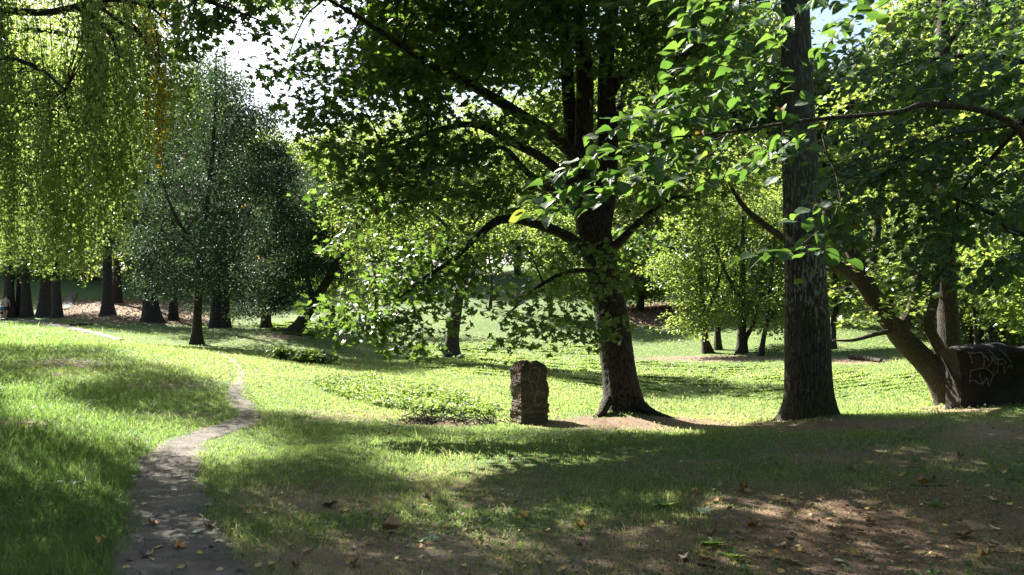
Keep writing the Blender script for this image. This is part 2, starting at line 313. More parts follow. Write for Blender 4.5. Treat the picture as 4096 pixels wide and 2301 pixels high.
# ------------------------------------------------------------------ trees
class Tree:
    def __init__(s, name, base, label, bark, leaf, group=None):
        s.root = empty(name, base, label, 'tree', group); s.base = np.asarray(base, float); s.bark, s.leaf = bark, leaf
        s.sk, s.sr = [], []; s.crown = Acc(); s.k = 0; s.keep = .06
    def skel(s, p, r): s.sk.append(p); s.sr.append(r)
    def limb(s, pts, part='branch', sides=10, rough=.05, flare=None, jitter=.0, n=None, world=False, acc=None):
        """pts rows: photo X, Y, depth, radius in metres (or x, y, z, r when world)"""
        p = np.asarray(pts, float)
        if not world: p = np.column_stack([P(p[:, 0], p[:, 1], p[:, 2]), p[:, 3]])
        L = np.linalg.norm(np.diff(p[:, :3], axis=0), axis=1).sum(); n = n or int(max(6, min(90, L / .12)))
        c = cat(p, n); c[:, 3] = np.maximum(c[:, 3], .004)
        if jitter: c[:, :3] += np.cumsum(rng.normal(0, jitter, (n, 3)), axis=0) * np.linspace(0, 1, n)[:, None]
        own = acc is None; a = Acc() if own else acc
        tube(a, c[:, :3], c[:, 3], sides, 0, rough, flare, s.k * 1.7); s.k += 1
        s.skel(c[:, :3], c[:, 3])
        if own: a.build(part, [M[s.bark]], s.root)
        return c
    def nearest(s, q):
        sk = np.concatenate(s.sk); d = ((sk - q) ** 2).sum(1) + np.maximum(0, sk[:, 2] - q[2] - .2) * .8
        i = d.argmin(); return sk[i], np.concatenate(s.sr)[i]
    def twig(s, a, b, r0, r1, sag=.12, sides=4):
        m = (a + b) / 2; L = np.linalg.norm(b - a); m = m + np.array([0, 0, sag * L]) + rng.normal(0, .05 * L, 3)
        c = cat(np.array([a, m, b]), 7 if L > .6 else 4); tube(s.crown, c, np.linspace(r0, r1, len(c)), sides, 1)
        return c
    def clump(s, cen, rad, n, spec, shade=True, shell=.35, twigs=True, low=.35):
        """a bough: one branchlet to its centre, sprays of leaves spread through an ellipsoid"""
        cen = np.asarray(cen, float); rad = np.asarray(rad, float)
        d = unit(rng.normal(size=(n, 3))); q = cen + d * rad * (rng.random(n) ** shell)[:, None]
        hz = Hq(q[:, 0], q[:, 1]); q = q[q[:, 2] > hz + low]
        if shade and len(q): q = q[shade_ok(q, s.keep)]
        if not len(q): return
        if twigs:
            a, r = s.nearest(cen); c = s.twig(a, cen, min(r * .7, .012 + .01 * np.linalg.norm(a - cen)), .008)
            s.skel(c, np.full(len(c), .008))
            for p in q:
                if rng.random() < twigs: s.twig(c[rng.integers(len(c) // 2, len(c))], p, .006, .003, .05, 3)
        s.sprays(q, cen, spec)
    def sprays(s, q, cen, spec):
        k = spec['k']; n = len(q) * k; qq = np.repeat(q, k, 0)
        out = unit(qq - cen + rng.normal(0, .3, (n, 3))); out[:, 2] *= .4; out = unit(out)
        off = rng.normal(size=(n, 3)) * np.array([1, 1, spec.get('flat', .35)]) * spec['r'] * .6
        nr = np.array([0, 0, 1.]) * spec.get('up', .9) + rng.normal(0, spec.get('tilt', .5), (n, 3))
        tip = unit(off * [1, 1, .3] + out * .15) + np.array([0, 0, -spec.get('droop', .45)]) + rng.normal(0, .25, (n, 3))
        sz = spec['size'] * rng.uniform(.65, 1.2, n)
        rn = np.clip(np.repeat(rng.random(len(q)), k) * .55 + rng.random(n) * .45, 0, 1)
        leaves(s.crown, spec['tpl'], qq + off, nr, tip, sz, 0, rn, uv=spec.get('uv', False))
    def pclumps(s, rows, spec, dens=1.0, **kw):
        """rows: photo X, Y, depth, half width px, half height px, half depth m, (density)"""
        for row in rows:
            X, Y, d, rx, ry, rd = row[:6]; f = row[6] if len(row) > 6 else 1.0
            sc = d / (FPX * 4); a = rx * sc; b = ry * sc
            n = int(max(3, dens * f * 2.4 * a * b * math.pi / (spec['k'] * AREA[len(spec['tpl'][0])] * spec['size'] ** 2 * .9)))
            s.clump(P(X, Y, d), (a, rd, b), n, spec, **kw)
    def done(s):
        if s.crown.n: s.crown.build('crown', [M[s.leaf], M['twig']], s.root, uv=s.leaf == 'elm')
        return s.root

# ------------------------------------------------------------------ ground
SOIL = [(3450, 2150, 900, 260, 1.0), (2600, 2230, 600, 190, .9), (1550, 2240, 750, 170, .85), (1250, 2010, 500, 120, .68), (2000, 1960, 700, 130, .55), (2700, 1880, 600, 90, .5), (3500, 1830, 700, 90, .65), (3950, 1760, 320, 110, .7), (3300, 1700, 600, 34, .75), (2600, 1692, 420, 30, 1.0), (2200, 1700, 160, 18, .6),
        (1130, 2050, 170, 45, .7), (1450, 1668, 260, 20, .6), (1760, 1692, 190, 14, .8), (1300, 1650, 200, 14, .5), (250, 1470, 260, 50, .6), (650, 1540, 260, 26, .5), (60, 1695, 150, 16, .8), (640, 1450, 110, 10, .5), (700, 1660, 220, 12, .5),
        (480, 1245, 260, 45, 1.0), (720, 1275, 160, 26, .8), (2650, 1260, 170, 50, .9), (2850, 1434, 280, 11, 1.0), (3420, 1442, 130, 14, 1.0), (3800, 1640, 200, 16, .9), (1900, 2040, 160, 30, .4), (2350, 2100, 240, 40, .5), (1150, 1345, 160, 14, .6)]
LITTER = [(480, 1245, 280, 50, 1.0), (720, 1275, 160, 30, .9), (2650, 1260, 190, 55, 1.0), (1700, 1688, 220, 22, .6), (3450, 2120, 900, 250, .75), (2700, 1692, 420, 26, .6), (3300, 1700, 600, 34, .6)]
def masks(x, y, z):
    X, Y = proj(np.stack([x, y, z], -1)); out = []
    for L in (SOIL, LITTER):
        m = np.zeros(x.shape)
        for a, b, sx, sy, w in L: m = np.maximum(m, w * np.exp(-(((X - a) / sx) ** 2 + ((Y - b) / sy) ** 2) * .8))
        m[y < 2] = .4; out.append(m)
    return out
nr, na = 560, 420
b_ = np.linspace(math.log(3.2), math.log(430), nr); a_ = np.sinh(np.linspace(-1.6, 1.6, na)) / np.sinh(1.6) * 2.3
ww = np.exp(b_)[:, None]; gx = ww * a_[None]; gy = ww - 8 + 0 * gx; gz = H(gx, gy)
so_, li_ = masks(gx, gy, gz)
acc = Acc(); i = np.arange(nr - 1)[:, None] * na; j = np.arange(na - 1)[None]
q = np.stack([i + j, i + j + 1, i + na + j + 1, i + na + j], -1).reshape(-1, 4)
acc.add(np.stack([gx, gy, gz], -1), q, np.full(len(q), 4), 0, so_.ravel(), True)
m, t, b, out = mat('ground')
co = N(t, 'TexCoord').outputs['Object']
soil = attr(t, 'rnd').outputs['Fac']; lit = attr(t, 'litter').outputs['Fac']
n1 = N(t, 'TexNoise', Scale=1.1, Detail=8.0, Roughness=.65); n2 = N(t, 'TexNoise', Scale=38.0, Detail=6.0, Roughness=.7); n3 = N(t, 'TexNoise', Scale=5.5, Detail=7.0, Roughness=.7)
vo = N(t, 'TexVoronoi', Scale=55.0); v2 = N(t, 'TexVoronoi', Scale=16.0)
for k in (n1, n2, n3, vo, v2): t.links.new(co, k.inputs['Vector'])
f = ramp(t, math_(t, 'ADD', soil, math_(t, 'MULTIPLY', math_(t, 'SUBTRACT', n3.outputs[0], .5), .9)), [(.28, (0, 0, 0)), (.55, (1, 1, 1))])
green = ramp(t, n2.outputs[0], [(.3, (.045, .08, .028)), (.55, (.085, .125, .04)), (.75, (.15, .17, .075))])
earth = ramp(t, n1.outputs[0], [(.3, (.11, .078, .055)), (.6, (.20, .148, .105)), (.8, (.31, .25, .185))])
crumbs = ramp(t, vo.outputs['Color'], [(0, (.055, .03, .02)), (.4, (.12, .066, .04)), (.8, (.23, .135, .075)), (1, (.42, .28, .15))])
lf = math_(t, 'MULTIPLY', lit, ramp(t, n3.outputs[0], [(.36, (.25, .25, .25)), (.6, (1, 1, 1))]))
earth = mixc(t, lf, earth, crumbs)
c = mixc(t, f, green, earth); t.links.new(c, b.inputs['Base Color']); b.inputs['Roughness'].default_value = .95; b.inputs['Specular IOR Level'].default_value = .15
h = math_(t, 'ADD', math_(t, 'MULTIPLY', n2.outputs[0], .7), math_(t, 'MULTIPLY', vo.outputs['Distance'], .5))
bp = N(t, 'Bump', Strength=.8, Distance=.02); t.links.new(h, bp.inputs['Height']); t.links.new(bp.outputs[0], b.inputs['Normal'])
M['ground'] = m
go = acc.build('ground', [m]); tag(go, kind='structure')
go.data.attributes.new('litter', 'FLOAT', 'POINT').data.foreach_set('value', li_.ravel().astype(np.float32))

# ------------------------------------------------------------------ paths
m, t, b, out = mat('trodden earth')
co = N(t, 'TexCoord').outputs['Object']; n1 = N(t, 'TexNoise', Scale=2.2, Detail=9.0, Roughness=.62); n2 = N(t, 'TexNoise', Scale=60.0, Detail=5.0, Roughness=.7); vo = N(t, 'TexVoronoi', Scale=70.0)
for k in (n1, n2, vo): t.links.new(co, k.inputs['Vector'])
c = ramp(t, n1.outputs[0], [(.28, (.060, .050, .042)), (.5, (.105, .090, .076)), (.72, (.175, .148, .12))])
c = mixc(t, ramp(t, vo.outputs['Distance'], [(.0, (.5, .5, .5)), (.12, (0, 0, 0))]), c, (.08, .055, .035))
t.links.new(c, b.inputs['Base Color']); b.inputs['Roughness'].default_value = .92; b.inputs['Specular IOR Level'].default_value = .2
bp = N(t, 'Bump', Strength=.5, Distance=.012); t.links.new(math_(t, 'ADD', n2.outputs[0], n1.outputs[0]), bp.inputs['Height']); t.links.new(bp.outputs[0], b.inputs['Normal'])
M['path'] = m
PATHC = []
def path(name, rows, k=160, lift=.012):
    r = cat(np.array(rows, float), k); l = ground(r[:, 0] - r[:, 2], r[:, 1], 2.2); rr = ground(r[:, 0] + r[:, 2], r[:, 1], 2.2)
    nw = 15; t_ = np.linspace(0, 1, nw)
    d = np.cumsum(np.linalg.norm(np.diff(l[:, :2], axis=0, prepend=l[:1, :2]), axis=1))
    wob = lambda ph: .09 * np.sin(d * 2.3 + ph) + .07 * np.sin(d * 5.1 + 2 * ph) + .06 * np.sin(d * 11 + ph) + rng.normal(0, .045, k)
    wl = np.linalg.norm((rr - l)[:, :2], axis=1)
    e0 = (-.06 + wob(1.0) * np.minimum(1, .5 / wl))[:, None]; e1 = (1.06 + wob(4.2) * np.minimum(1, .5 / wl))[:, None]
    tt = e0 + (e1 - e0) * t_[None]
    xy = l[:, None, :2] + (rr - l)[:, None, :2] * tt[..., None]
    edge = np.minimum(t_, 1 - t_); up = np.where(edge < .01, -.05, np.where(edge < .10, .001, lift))[None] + .0005 * np.maximum(0, l[:, 1:2] - 6)
    z = H(xy[..., 0], xy[..., 1]) + up
    a = Acc(); i = np.arange(k - 1)[:, None] * nw; j = np.arange(nw - 1)[None]
    q = np.stack([i + j, i + j + 1, i + nw + j + 1, i + nw + j], -1).reshape(-1, 4)
    a.add(np.concatenate([xy, z[..., None]], -1), q, np.full(len(q), 4), 0, smooth=True)
    tag(a.build(name, [M['path']]), kind='structure')
    PATHC.append((xy.mean(1), wl * .5 * np.ones(k)))
path('path', [(707, 2560, 330), (707, 2301, 285), (697, 2124, 205), (668, 1989, 168), (680, 1854, 130), (746, 1773, 95), (880, 1722, 95), (985, 1683, 62), (985, 1647, 48), (943, 1585, 42), (953, 1540, 28), (966, 1504, 15), (956, 1468, 12), (915, 1432, 10), (870, 1410, 9)])
path('path', [(-60, 1274, 40), (60, 1281, 36), (150, 1288, 34), (270, 1310, 30), (400, 1340, 26), (480, 1362, 24)], 60, .03)
path('path', [(240, 1240, 34), (262, 1222, 26), (285, 1196, 18), (298, 1174, 13)], 50, .05)
def offpath(x, y, margin=0.0):
    ok = np.ones(len(x), bool)
    for c, w in PATHC[:2]:
        for i in range(0, len(x), 20000):
            d = np.sqrt((x[i:i + 20000, None] - c[None, :, 0]) ** 2 + (y[i:i + 20000, None] - c[None, :, 1]) ** 2) - w[None] * 1.0
            ok[i:i + 20000] &= d.min(1) > margin + rng.normal(0, .07, d.shape[0])
    return ok

# ------------------------------------------------------------------ grass
def vnoise(x, y, s, seed):
    g = np.random.default_rng(seed).random((64, 64)); fx, fy = x * s, y * s; i = np.floor(fx).astype(int); j = np.floor(fy).astype(int); u = fx - i; v = fy - j
    u = u * u * (3 - 2 * u); v = v * v * (3 - 2 * v); g_ = lambda a, b: g[a % 64, b % 64]
    return (g_(i, j) * (1 - u) + g_(i + 1, j) * u) * (1 - v) + (g_(i, j + 1) * (1 - u) + g_(i + 1, j + 1) * u) * v
def scatter(n, dmin, dmax, amax=.74):
    d = np.exp(rng.uniform(math.log(dmin), math.log(dmax), n)); x = rng.uniform(-amax, amax, n) * d; return x, d
def grass(n, dmin, dmax):
    x, y = scatter(n, dmin, dmax); z = H(x, y); s, _ = masks(x, y, z)
    nz = vnoise(x, y, .9, 3) * .6 + vnoise(x, y, 2.7, 4) * .4
    keep = rng.random(n) < np.clip(1.12 - 1.15 * s + (nz - .5) * 1.3, .02, 1)
    x, y, z, s, nz = (k[keep] for k in (x, y, z, s, nz)); ok = offpath(x, y, -.07); x, y, z, s, nz = (k[ok] for k in (x, y, z, s, nz)); n = len(x)
    X, Y = proj(np.stack([x, y, z], -1))
    left = np.clip((900 - X) / 700, 0, 1); lush = left * np.clip((y - 4) / 4, .6, 1)
    hh = (.030 + .048 * lush + .05 * np.clip(nz - .4, 0, 1)) * rng.lognormal(0, .35, n) * np.clip(1.1 - .55 * s, .45, 1)
    hh = np.where(y > 15, np.maximum(hh, .05), hh)
    hh = np.where(rng.random(n) < .03, hh * 1.9, hh)
    w = np.maximum(.0028, .00058 * y) * rng.uniform(.7, 1.3, n)
    az = rng.uniform(0, 2 * math.pi, n); lean = rng.uniform(.1, .95, n) * hh; dx, dy = np.cos(az), np.sin(az)
    fa = rng.uniform(0, math.pi, n); bx, by = np.cos(fa) * w, np.sin(fa) * w * .5
    o = np.stack([x, y, z - .004], -1); bv = np.stack([bx, by, 0 * bx], -1); dv = np.stack([dx, dy, 0 * dx], -1)
    up = np.array([0, 0, 1.])
    v = np.stack([o - bv, o + bv, o + .5 * hh[:, None] * up + .3 * lean[:, None] * dv + .8 * bv, o + .5 * hh[:, None] * up + .3 * lean[:, None] * dv - .8 * bv,
                  o + hh[:, None] * (1 - .25 * (lean / hh)[:, None]) * up + lean[:, None] * dv], 1)
    rn = np.clip(rng.normal(.36, .2, n) + .16 * np.clip((y - 13) / 8, 0, 1) + .35 * (s - .2) + .25 * (nz - .5) - .17 * lush + .13 * (1 - left) + .22 * rng.random(n) ** 4, 0, 1)
    return v, rn
ga = Acc()
for n, a, b2 in ((330000, 3.6, 15), (200000, 15, 34), (70000, 34, 62)):
    v, rn = grass(n, a, b2); k = len(v)
    L = (np.arange(k) * 5)[:, None] + np.array([0, 1, 2, 3, 3, 2, 4])[None]
    ga.add(v, L, np.tile([4, 3], k), 0, np.repeat(rn, 5))
x, y = scatter(90000, 3.6, 26); nz = vnoise(x, y, .7, 21) * .5 + vnoise(x, y, 2.2, 22) * .5; z = H(x, y); s_, _ = masks(x, y, z); k = (rng.random(len(x)) < np.clip((nz - .45) * 2.2, 0, 1) * (1.1 - s_)) & offpath(x, y, .03); x, y, z = x[k], y[k], z[k]; n_ = len(x)
leaves(ga, HEX, np.stack([x, y, z + rng.uniform(.015, .06, n_)], -1), np.array([0, 0, 1.]) + rng.normal(0, .35, (n_, 3)), rng.normal(size=(n_, 3)) * [1, 1, .2], rng.uniform(.018, .045, n_) * np.maximum(1, y / 12), 0, rng.uniform(0, .45, n_))
tag(ga.build('grass', [M['grass']]), 'short park grass with bare and lush patches over the clearing', 'grass', kind='stuff')

# low leafy ground cover on the valley floor and the tall sunlit herbs
def cover(name, polys, n, size, hmax, matk, label, dmin=12, dmax=60):
    a = Acc(); pts = []
    for poly in polys:
        p = np.array(poly, float); lo, hi = p.min(0), p.max(0)
        X = rng.uniform(lo[0], hi[0], n * 2); Y = rng.uniform(lo[1], hi[1], n * 2); k = inpoly(X, Y, poly); g = ground(X[k][:n], Y[k][:n], dmin, dmax); pts.append(g)
    g = np.concatenate(pts); nz = vnoise(g[:, 0], g[:, 1], 1.1, 8) * .6 + vnoise(g[:, 0], g[:, 1], 3.0, 9) * .4
    k = rng.random(len(g)) < np.clip(2.6 * (nz - .36), .02, 1); g, nz = g[k], nz[k]; n = len(g)
    g[:, 2] += hmax * np.clip(nz + .15, .15, 1) * rng.random(n) ** .6
    nr = np.array([0, 0, .8]) + rng.normal(0, .6, (n, 3)); tip = rng.normal(size=(n, 3)) * [1, 1, .4]
    leaves(a, HEX, g, nr, tip, size * rng.uniform(.6, 1.3, n) * (g[:, 1] / 25) ** .5, 0, np.clip(rng.random(n) * .96, 0, .96))
    tag(a.build(name, [M[matk]]), label, 'ground cover', kind='stuff')
cover('ground_cover', [[(1560, 1400), (1900, 1372), (2420, 1380), (2420, 1545), (2100, 1510), (1700, 1470)], [(2540, 1440), (3150, 1460), (3740, 1480), (3740, 1545), (3150, 1590), (2560, 1560)], [(1000, 1300), (1330, 1270), (1350, 1350), (1180, 1345)]],
      24000, .075, .06, 'herb', 'low carpet of leafy ground cover on the valley floor behind the pillar')
a = Acc(); poly = [(1240, 1520), (1500, 1510), (1800, 1575), (1995, 1638), (1965, 1668), (1700, 1655), (1480, 1625), (1300, 1570)]; p = np.array(poly, float)
X = rng.uniform(1240, 1995, 8000); Y = rng.uniform(1510, 1668, 8000); k = inpoly(X, Y, poly); g = ground(X[k], Y[k], 11); nz = vnoise(g[:, 0], g[:, 1], 1.6, 12) * .55 + vnoise(g[:, 0], g[:, 1], 4.5, 13) * .45; k = rng.random(len(g)) < np.clip(nz * 1.6 - .25, .05, 1); g, nz = g[k], nz[k]
for b0, h in zip(g, np.clip(  .05 + .20 * nz * rng.uniform(.5, 1.2, len(g)), .06, .32)):
    ln = rng.normal(0, .05, 2); t_ = np.linspace(0, 1, 4)[:, None]; st = b0 + t_ * np.array([ln[0], ln[1], h]); tube(a, st, np.linspace(.004, .002, 4), 3, 0); k = 9; tt = rng.uniform(.25, 1, k)[:, None]; an = rng.uniform(0, 6.28, k); tp = np.stack([np.cos(an), np.sin(an), rng.normal(.1, .35, k)], -1)
    leaves(a, HEX, b0 + tt * np.array([ln[0], ln[1], h]) + tp * .015, np.array([0, 0, .8]) + rng.normal(0, .45, (k, 3)), tp, .050 * rng.uniform(.6, 1.25, k), 0, rng.random(k) * .96)
tag(a.build('herbs', [M['herb']]), 'bright sunlit bank of knee-high yellow-green herbs left of the pillar', 'ground cover', kind='stuff')

# ------------------------------------------------------------------ leaf sprays
S_MAPLE = dict(tpl=MAPLE, k=17, r=.40, size=.135, flat=.30, up=1.0, tilt=.55, droop=.5)
S_ELM = dict(tpl=HEX, k=15, r=.30, size=.095, flat=.3, up=1.0, tilt=.45, droop=.5)
S_DARK = dict(tpl=DIA, k=34, r=.62, size=.115, flat=.5, up=.6, tilt=.8, droop=.6)
S_LIGHT = dict(tpl=DIA, k=24, r=.60, size=.17, flat=.32, up=1.0, tilt=.6, droop=.5)
S_FAR = dict(tpl=DIA, k=16, r=.95, size=.32, flat=.45, up=.9, tilt=.7, droop=.4)

def dark_points(n, x0, x1, y0, y1):
    x = rng.uniform(x0, x1, n); y = rng.uniform(y0, y1, n); g = np.stack([x, y, H(x, y)], -1); X, Y = proj(g)
    lit = np.zeros(n, bool)
    for poly in LIT: lit |= inpoly(X, Y, poly)
    return g[~lit & ((Y > 1655) | (X > 3200) | ((X < 900) & (Y > 1385)))]
def fill(T, pts, cen, rad, spec, see, t0=5, t1=26, tries=40):
    """foliage inside one crown's own volume, where it shades the dark ground below"""
    left = pts; got = []
    for _ in range(tries):
        if not len(left): break
        q = left + SUNV * rng.uniform(t0, t1, (len(left), 1)); X, Y = proj(q)
        ok = ((((q - cen) / rad) ** 2).sum(1) < 1) & see(X, Y); got.append(q[ok]); left = left[~ok]
    q = np.concatenate(got); q = q[shade_ok(q, .02)]
    for p in q[rng.random(len(q)) < .25]:
        a, r = T.nearest(p)
        if np.linalg.norm(a - p) < 3: T.twig(a, p, .007, .003, .05, 3)
    T.sprays(q, np.asarray(cen), spec); return left

# ---- big field maple in the middle
B = P(2495, 1668, 15.5)
T = Tree('maple_tree', B, 'big dark-barked maple standing right of the stone pillar, crown over the middle', 'bark', 'maple')
T.limb([(2498, 1690, 15.5, 0.326), (2492, 1610, 15.5, 0.312), (2478, 1500, 15.5, 0.304), (2462, 1390, 15.5, 0.304), (2445, 1270, 15.5, 0.304), (2420, 1140, 15.5, 0.295), (2392, 1010, 15.5, 0.290), (2372, 890, 15.5, 0.282), (2372, 800, 15.5, 0.194)],
       'trunk', 40, .045, (.26, .75, 3), n=110)
LB = [[(2358, 930, 15.4, .24), (2333, 740, 15.4, .19), (2335, 520, 15.3, .17), (2340, 300, 15.2, .15), (2320, 80, 15.2, .12), (2300, -250, 15.2, .10), (2270, -900, 15.3, .03)],
      [(2392, 930, 15.6, .25), (2428, 720, 15.7, .20), (2430, 480, 15.8, .18), (2425, 280, 15.8, .15), (2445, 60, 15.9, .13), (2510, -250, 16, .10), (2560, -900, 16.2, .03)],
      [(2430, 400, 15.8, .12), (2480, 310, 15.9, .11), (2560, 268, 16, .10), (2680, 250, 16.2, .08), (2850, 150, 16.4, .05), (3000, -50, 16.6, .02)],
      [(2365, 860, 15.7, .17), (2300, 640, 15.9, .15), (2275, 400, 16, .13), (2255, 100, 16.2, .11), (2180, -250, 16.4, .08), (2080, -800, 16.5, .03)],
      [(2350, 1010, 15.3, .12), (2250, 935, 15.0, .095), (2110, 885, 14.6, .085), (2000, 880, 14.3, .075), (1910, 945, 14.0, .06), (1810, 1040, 13.8, .045), (1700, 1110, 13.6, .03), (1600, 1190, 13.4, .015)],
      [(2325, 640, 15.3, .13), (2200, 535, 15.0, .11), (2060, 445, 14.6, .095), (1900, 350, 14.2, .08), (1720, 258, 13.9, .06), (1560, 150, 13.6, .045), (1370, 30, 13.4, .03), (1200, -60, 13.3, .015)],
      [(2345, 800, 15.3, .11), (2200, 655, 14.9, .085), (2050, 570, 14.5, .07), (1900, 500, 14.2, .055), (1750, 520, 13.9, .04), (1600, 570, 13.7, .025), (1400, 640, 13.5, .012)],
      [(2435, 1010, 15.5, .10), (2520, 925, 15.4, .07), (2600, 850, 15.2, .05), (2700, 790, 15.1, .03), (2800, 800, 15, .012)],
      [(2340, 880, 15.2, .10), (2230, 780, 14.4, .07), (2110, 690, 13.6, .05), (2010, 590, 13, .035), (1900, 640, 12.5, .015)],
      [(2400, 850, 16, .14), (2450, 600, 17.2, .10), (2500, 350, 18.5, .07), (2600, 100, 19.5, .03)],
      [(2330, 150, 15.2, .10), (2100, -80, 14.2, .07), (1850, -250, 13.5, .04), (1500, -350, 13, .02)],
      [(2350, 1080, 15.3, .05), (2260, 1090, 14.9, .04), (2150, 1150, 14.5, .03), (2060, 1230, 14.2, .02), (2000, 1300, 14, .008)]]
for l in LB: T.limb(l, 'branch', 12, .06)
T.pclumps([(1140, 260, 13.6, 90, 60, .6, .7), (1230, 400, 13.6, 130, 70, .8), (1330, 300, 13.8, 160, 90, .9), (1270, 560, 13.5, 110, 70, .8), (1420, 140, 13.8, 190, 110, 1, .8), (1450, 430, 13.6, 170, 100, 1), (1650, 80, 14, 190, 110, 1), (1900, 90, 14.2, 190, 110, 1.2),
           (1600, 330, 13.8, 160, 90, .9), (1700, 430, 13.5, 150, 90, .9, 1.2), (1650, 600, 13.4, 190, 90, .9, 1.2), (1420, 620, 13.4, 150, 70, .8), (1850, 640, 13.4, 180, 90, 1, 1.1), (1560, 740, 13.2, 190, 70, .9, 1.1), (1480, 830, 13.2, 150, 50, .8, .8), (1750, 800, 13.2, 170, 70, .8), (1950, 260, 14, 160, 100, 1), (2120, 320, 14.3, 140, 90, 1), (2150, 100, 14.6, 160, 120, 1.2),
           (1950, 780, 13.3, 150, 60, .7), (2130, 760, 13.6, 120, 80, .7, .7), (2030, 500, 13.8, 140, 80, .8, .9), (1250, 120, 13.6, 90, 90, .7, .6), (1350, 220, 13.7, 120, 80, .8)], S_MAPLE, 1.35)
T.pclumps([(1330, 760, 15.5, 110, 80, .9), (1420, 960, 14.6, 150, 80, .9), (1330, 1060, 14.2, 90, 60, .7), (1290, 1210, 13.8, 70, 45, .5), (1370, 1260, 13.6, 80, 50, .6), (1440, 1330, 13.4, 80, 50, .5), (1500, 1130, 14, 150, 80, .8), (1560, 1270, 13.6, 110, 55, .6), (1640, 1160, 13.8, 130, 70, .7), (1690, 1300, 13.5, 80, 50, .5, .8),
           (1690, 1400, 13.4, 45, 45, .35), (1800, 1130, 13.8, 120, 60, .7, .8), (1760, 980, 13.8, 150, 70, .8, .8), (2080, 1190, 13.9, 70, 50, .5), (2020, 1270, 13.9, 50, 45, .4, .8), (2150, 1320, 13.8, 70, 45, .4, .9), (2060, 1370, 13.8, 28, 40, .25, .8), (2220, 1260, 14, 90, 45, .5, .8), (2330, 1310, 14, 90, 55, .5, .8), (2370, 1370, 14, 45, 28, .3, .8),
           (2300, 1180, 14.4, 70, 60, .5, .8), (2440, 1130, 13.9, 90, 50, .5, .9), (2460, 1030, 14.2, 80, 50, .5, .6), (2250, 1030, 14.6, 110, 60, .6, .6), (2120, 1010, 14.3, 90, 60, .5, .5), (1480, 860, 14.6, 130, 60, .9), (1600, 920, 14.4, 130, 60, .9), (1700, 1060, 14.2, 120, 60, .8), (1560, 1040, 14.2, 120, 60, .8), (1300, 900, 15, 80, 60, .8), (1420, 1200, 13.9, 100, 50, .7), (1880, 1060, 14, 100, 50, .7), (1850, 1230, 13.8, 70, 40, .5, .7), (1560, 1370, 13.5, 60, 40, .5)], S_MAPLE, 1.5)
T.pclumps([(2330, 130, 14.3, 150, 120, 1), (2600, 80, 15, 190, 130, 1.4), (2800, 150, 15.6, 150, 120, 1.3), (2620, 330, 15.6, 140, 110, 1.2), (2550, 560, 16.4, 140, 110, 1.2), (2720, 600, 15.8, 130, 110, 1.2), (2610, 760, 15.4, 150, 80, 1), (2760, 800, 15.3, 110, 70, 1), (2650, 930, 15.6, 110, 60, .9, .8), (2900, 330, 16.2, 130, 130, 1.2, .8),
           (2250, 450, 17.5, 150, 130, 1.3), (2050, 200, 17.5, 200, 150, 1.5, .7), (1800, 250, 17.5, 200, 150, 1.5, .6), (2300, 700, 17.5, 130, 110, 1, .7), (2550, 950, 18, 120, 90, 1, .7)], S_MAPLE)
T.pclumps([(2300, -450, 15.5, 520, 300, 3.2, .5), (1750, -330, 14, 420, 240, 2.4, .55), (2850, -380, 16, 420, 250, 2.6, .5), (2300, -900, 15.5, 420, 250, 2.6, .45), (1350, -220, 13.6, 250, 160, 1.6, .6), (2400, -200, 19, 500, 300, 2, .45), (2300, -300, 11.8, 450, 200, 1.2, .4)], S_MAPLE, twigs=.3)
LEFT = fill(T, np.vstack([dark_points(6200, -11, 10, 4.2, 19), dark_points(1100, -3, 4, 8.5, 14), dark_points(1100, -6, -1, 4, 9)]), (.5, 15.5, 10.5), (7.8, 6, 6), S_MAPLE, lambda X, Y: (Y < -30) | ((X > 1500) & (X < 2850) & (Y < 330)))
cp = P(rng.uniform(1250, 2900, 700), rng.uniform(-20, 720, 700), rng.uniform(12.5, 15, 700))
fill(T, cp, (1.0, 16, 10.5), (8, 6, 6.5), S_MAPLE, lambda X, Y: (Y < -30) | ((X > 1400) & (X < 2900) & (Y < 420)), 1.5, 9)
ep = P(rng.uniform(3250, 4200, 1500), rng.uniform(250, 1150, 1500), rng.uniform(6, 9, 1500))
fill(T, ep, (1.0, 14.5, 10), (7, 6.5, 6.5), S_MAPLE, lambda X, Y: Y < -30, 3, 16)
for l in ([(2540, 1600, 15.3, .12), (2600, 1648, 15.1, .085), (2670, 1672, 15.0, .05), (2740, 1684, 14.9, .015)], [(2430, 1600, 15.2, .11), (2405, 1655, 14.9, .07), (2370, 1685, 14.8, .02)]): T.limb(l, 'root', 10, .06)
T.done()

# ---- tall birch on the crest
B = P(3240, 1676, 13.5)
T = Tree('birch_tree', B, 'tall straight birch with white flaked bark, thick base on the bare crest', 'bark_birch', 'birch')
T.limb([(3240, 1705, 13.5, .345), (3238, 1600, 13.5, .345), (3232, 1450, 13.5, .35), (3226, 1250, 13.5, .335), (3215, 1000, 13.5, .31), (3204, 750, 13.5, .285), (3194, 480, 13.5, .262), (3186, 200, 13.5, .235), (3180, -200, 13.5, .20), (3190, -900, 13.5, .15), (3210, -1700, 13.6, .10), (3230, -2600, 13.8, .03)], 'trunk', 44, .03, (.24, .72, 2), n=170)
for l in ([(3186, -100, 13.5, .10), (3320, -260, 13.2, .08), (3500, -500, 12.8, .05), (3700, -650, 12.4, .02)], [(3186, -350, 13.5, .09), (3000, -600, 13.2, .06), (2800, -800, 12.9, .02)],
          [(3192, -800, 13.5, .08), (3300, -1100, 14.4, .05), (3420, -1350, 15.4, .02)], [(3200, -1100, 13.5, .07), (3080, -1500, 13, .04), (2980, -1800, 12.5, .02)]): T.limb(l, 'branch', 10)
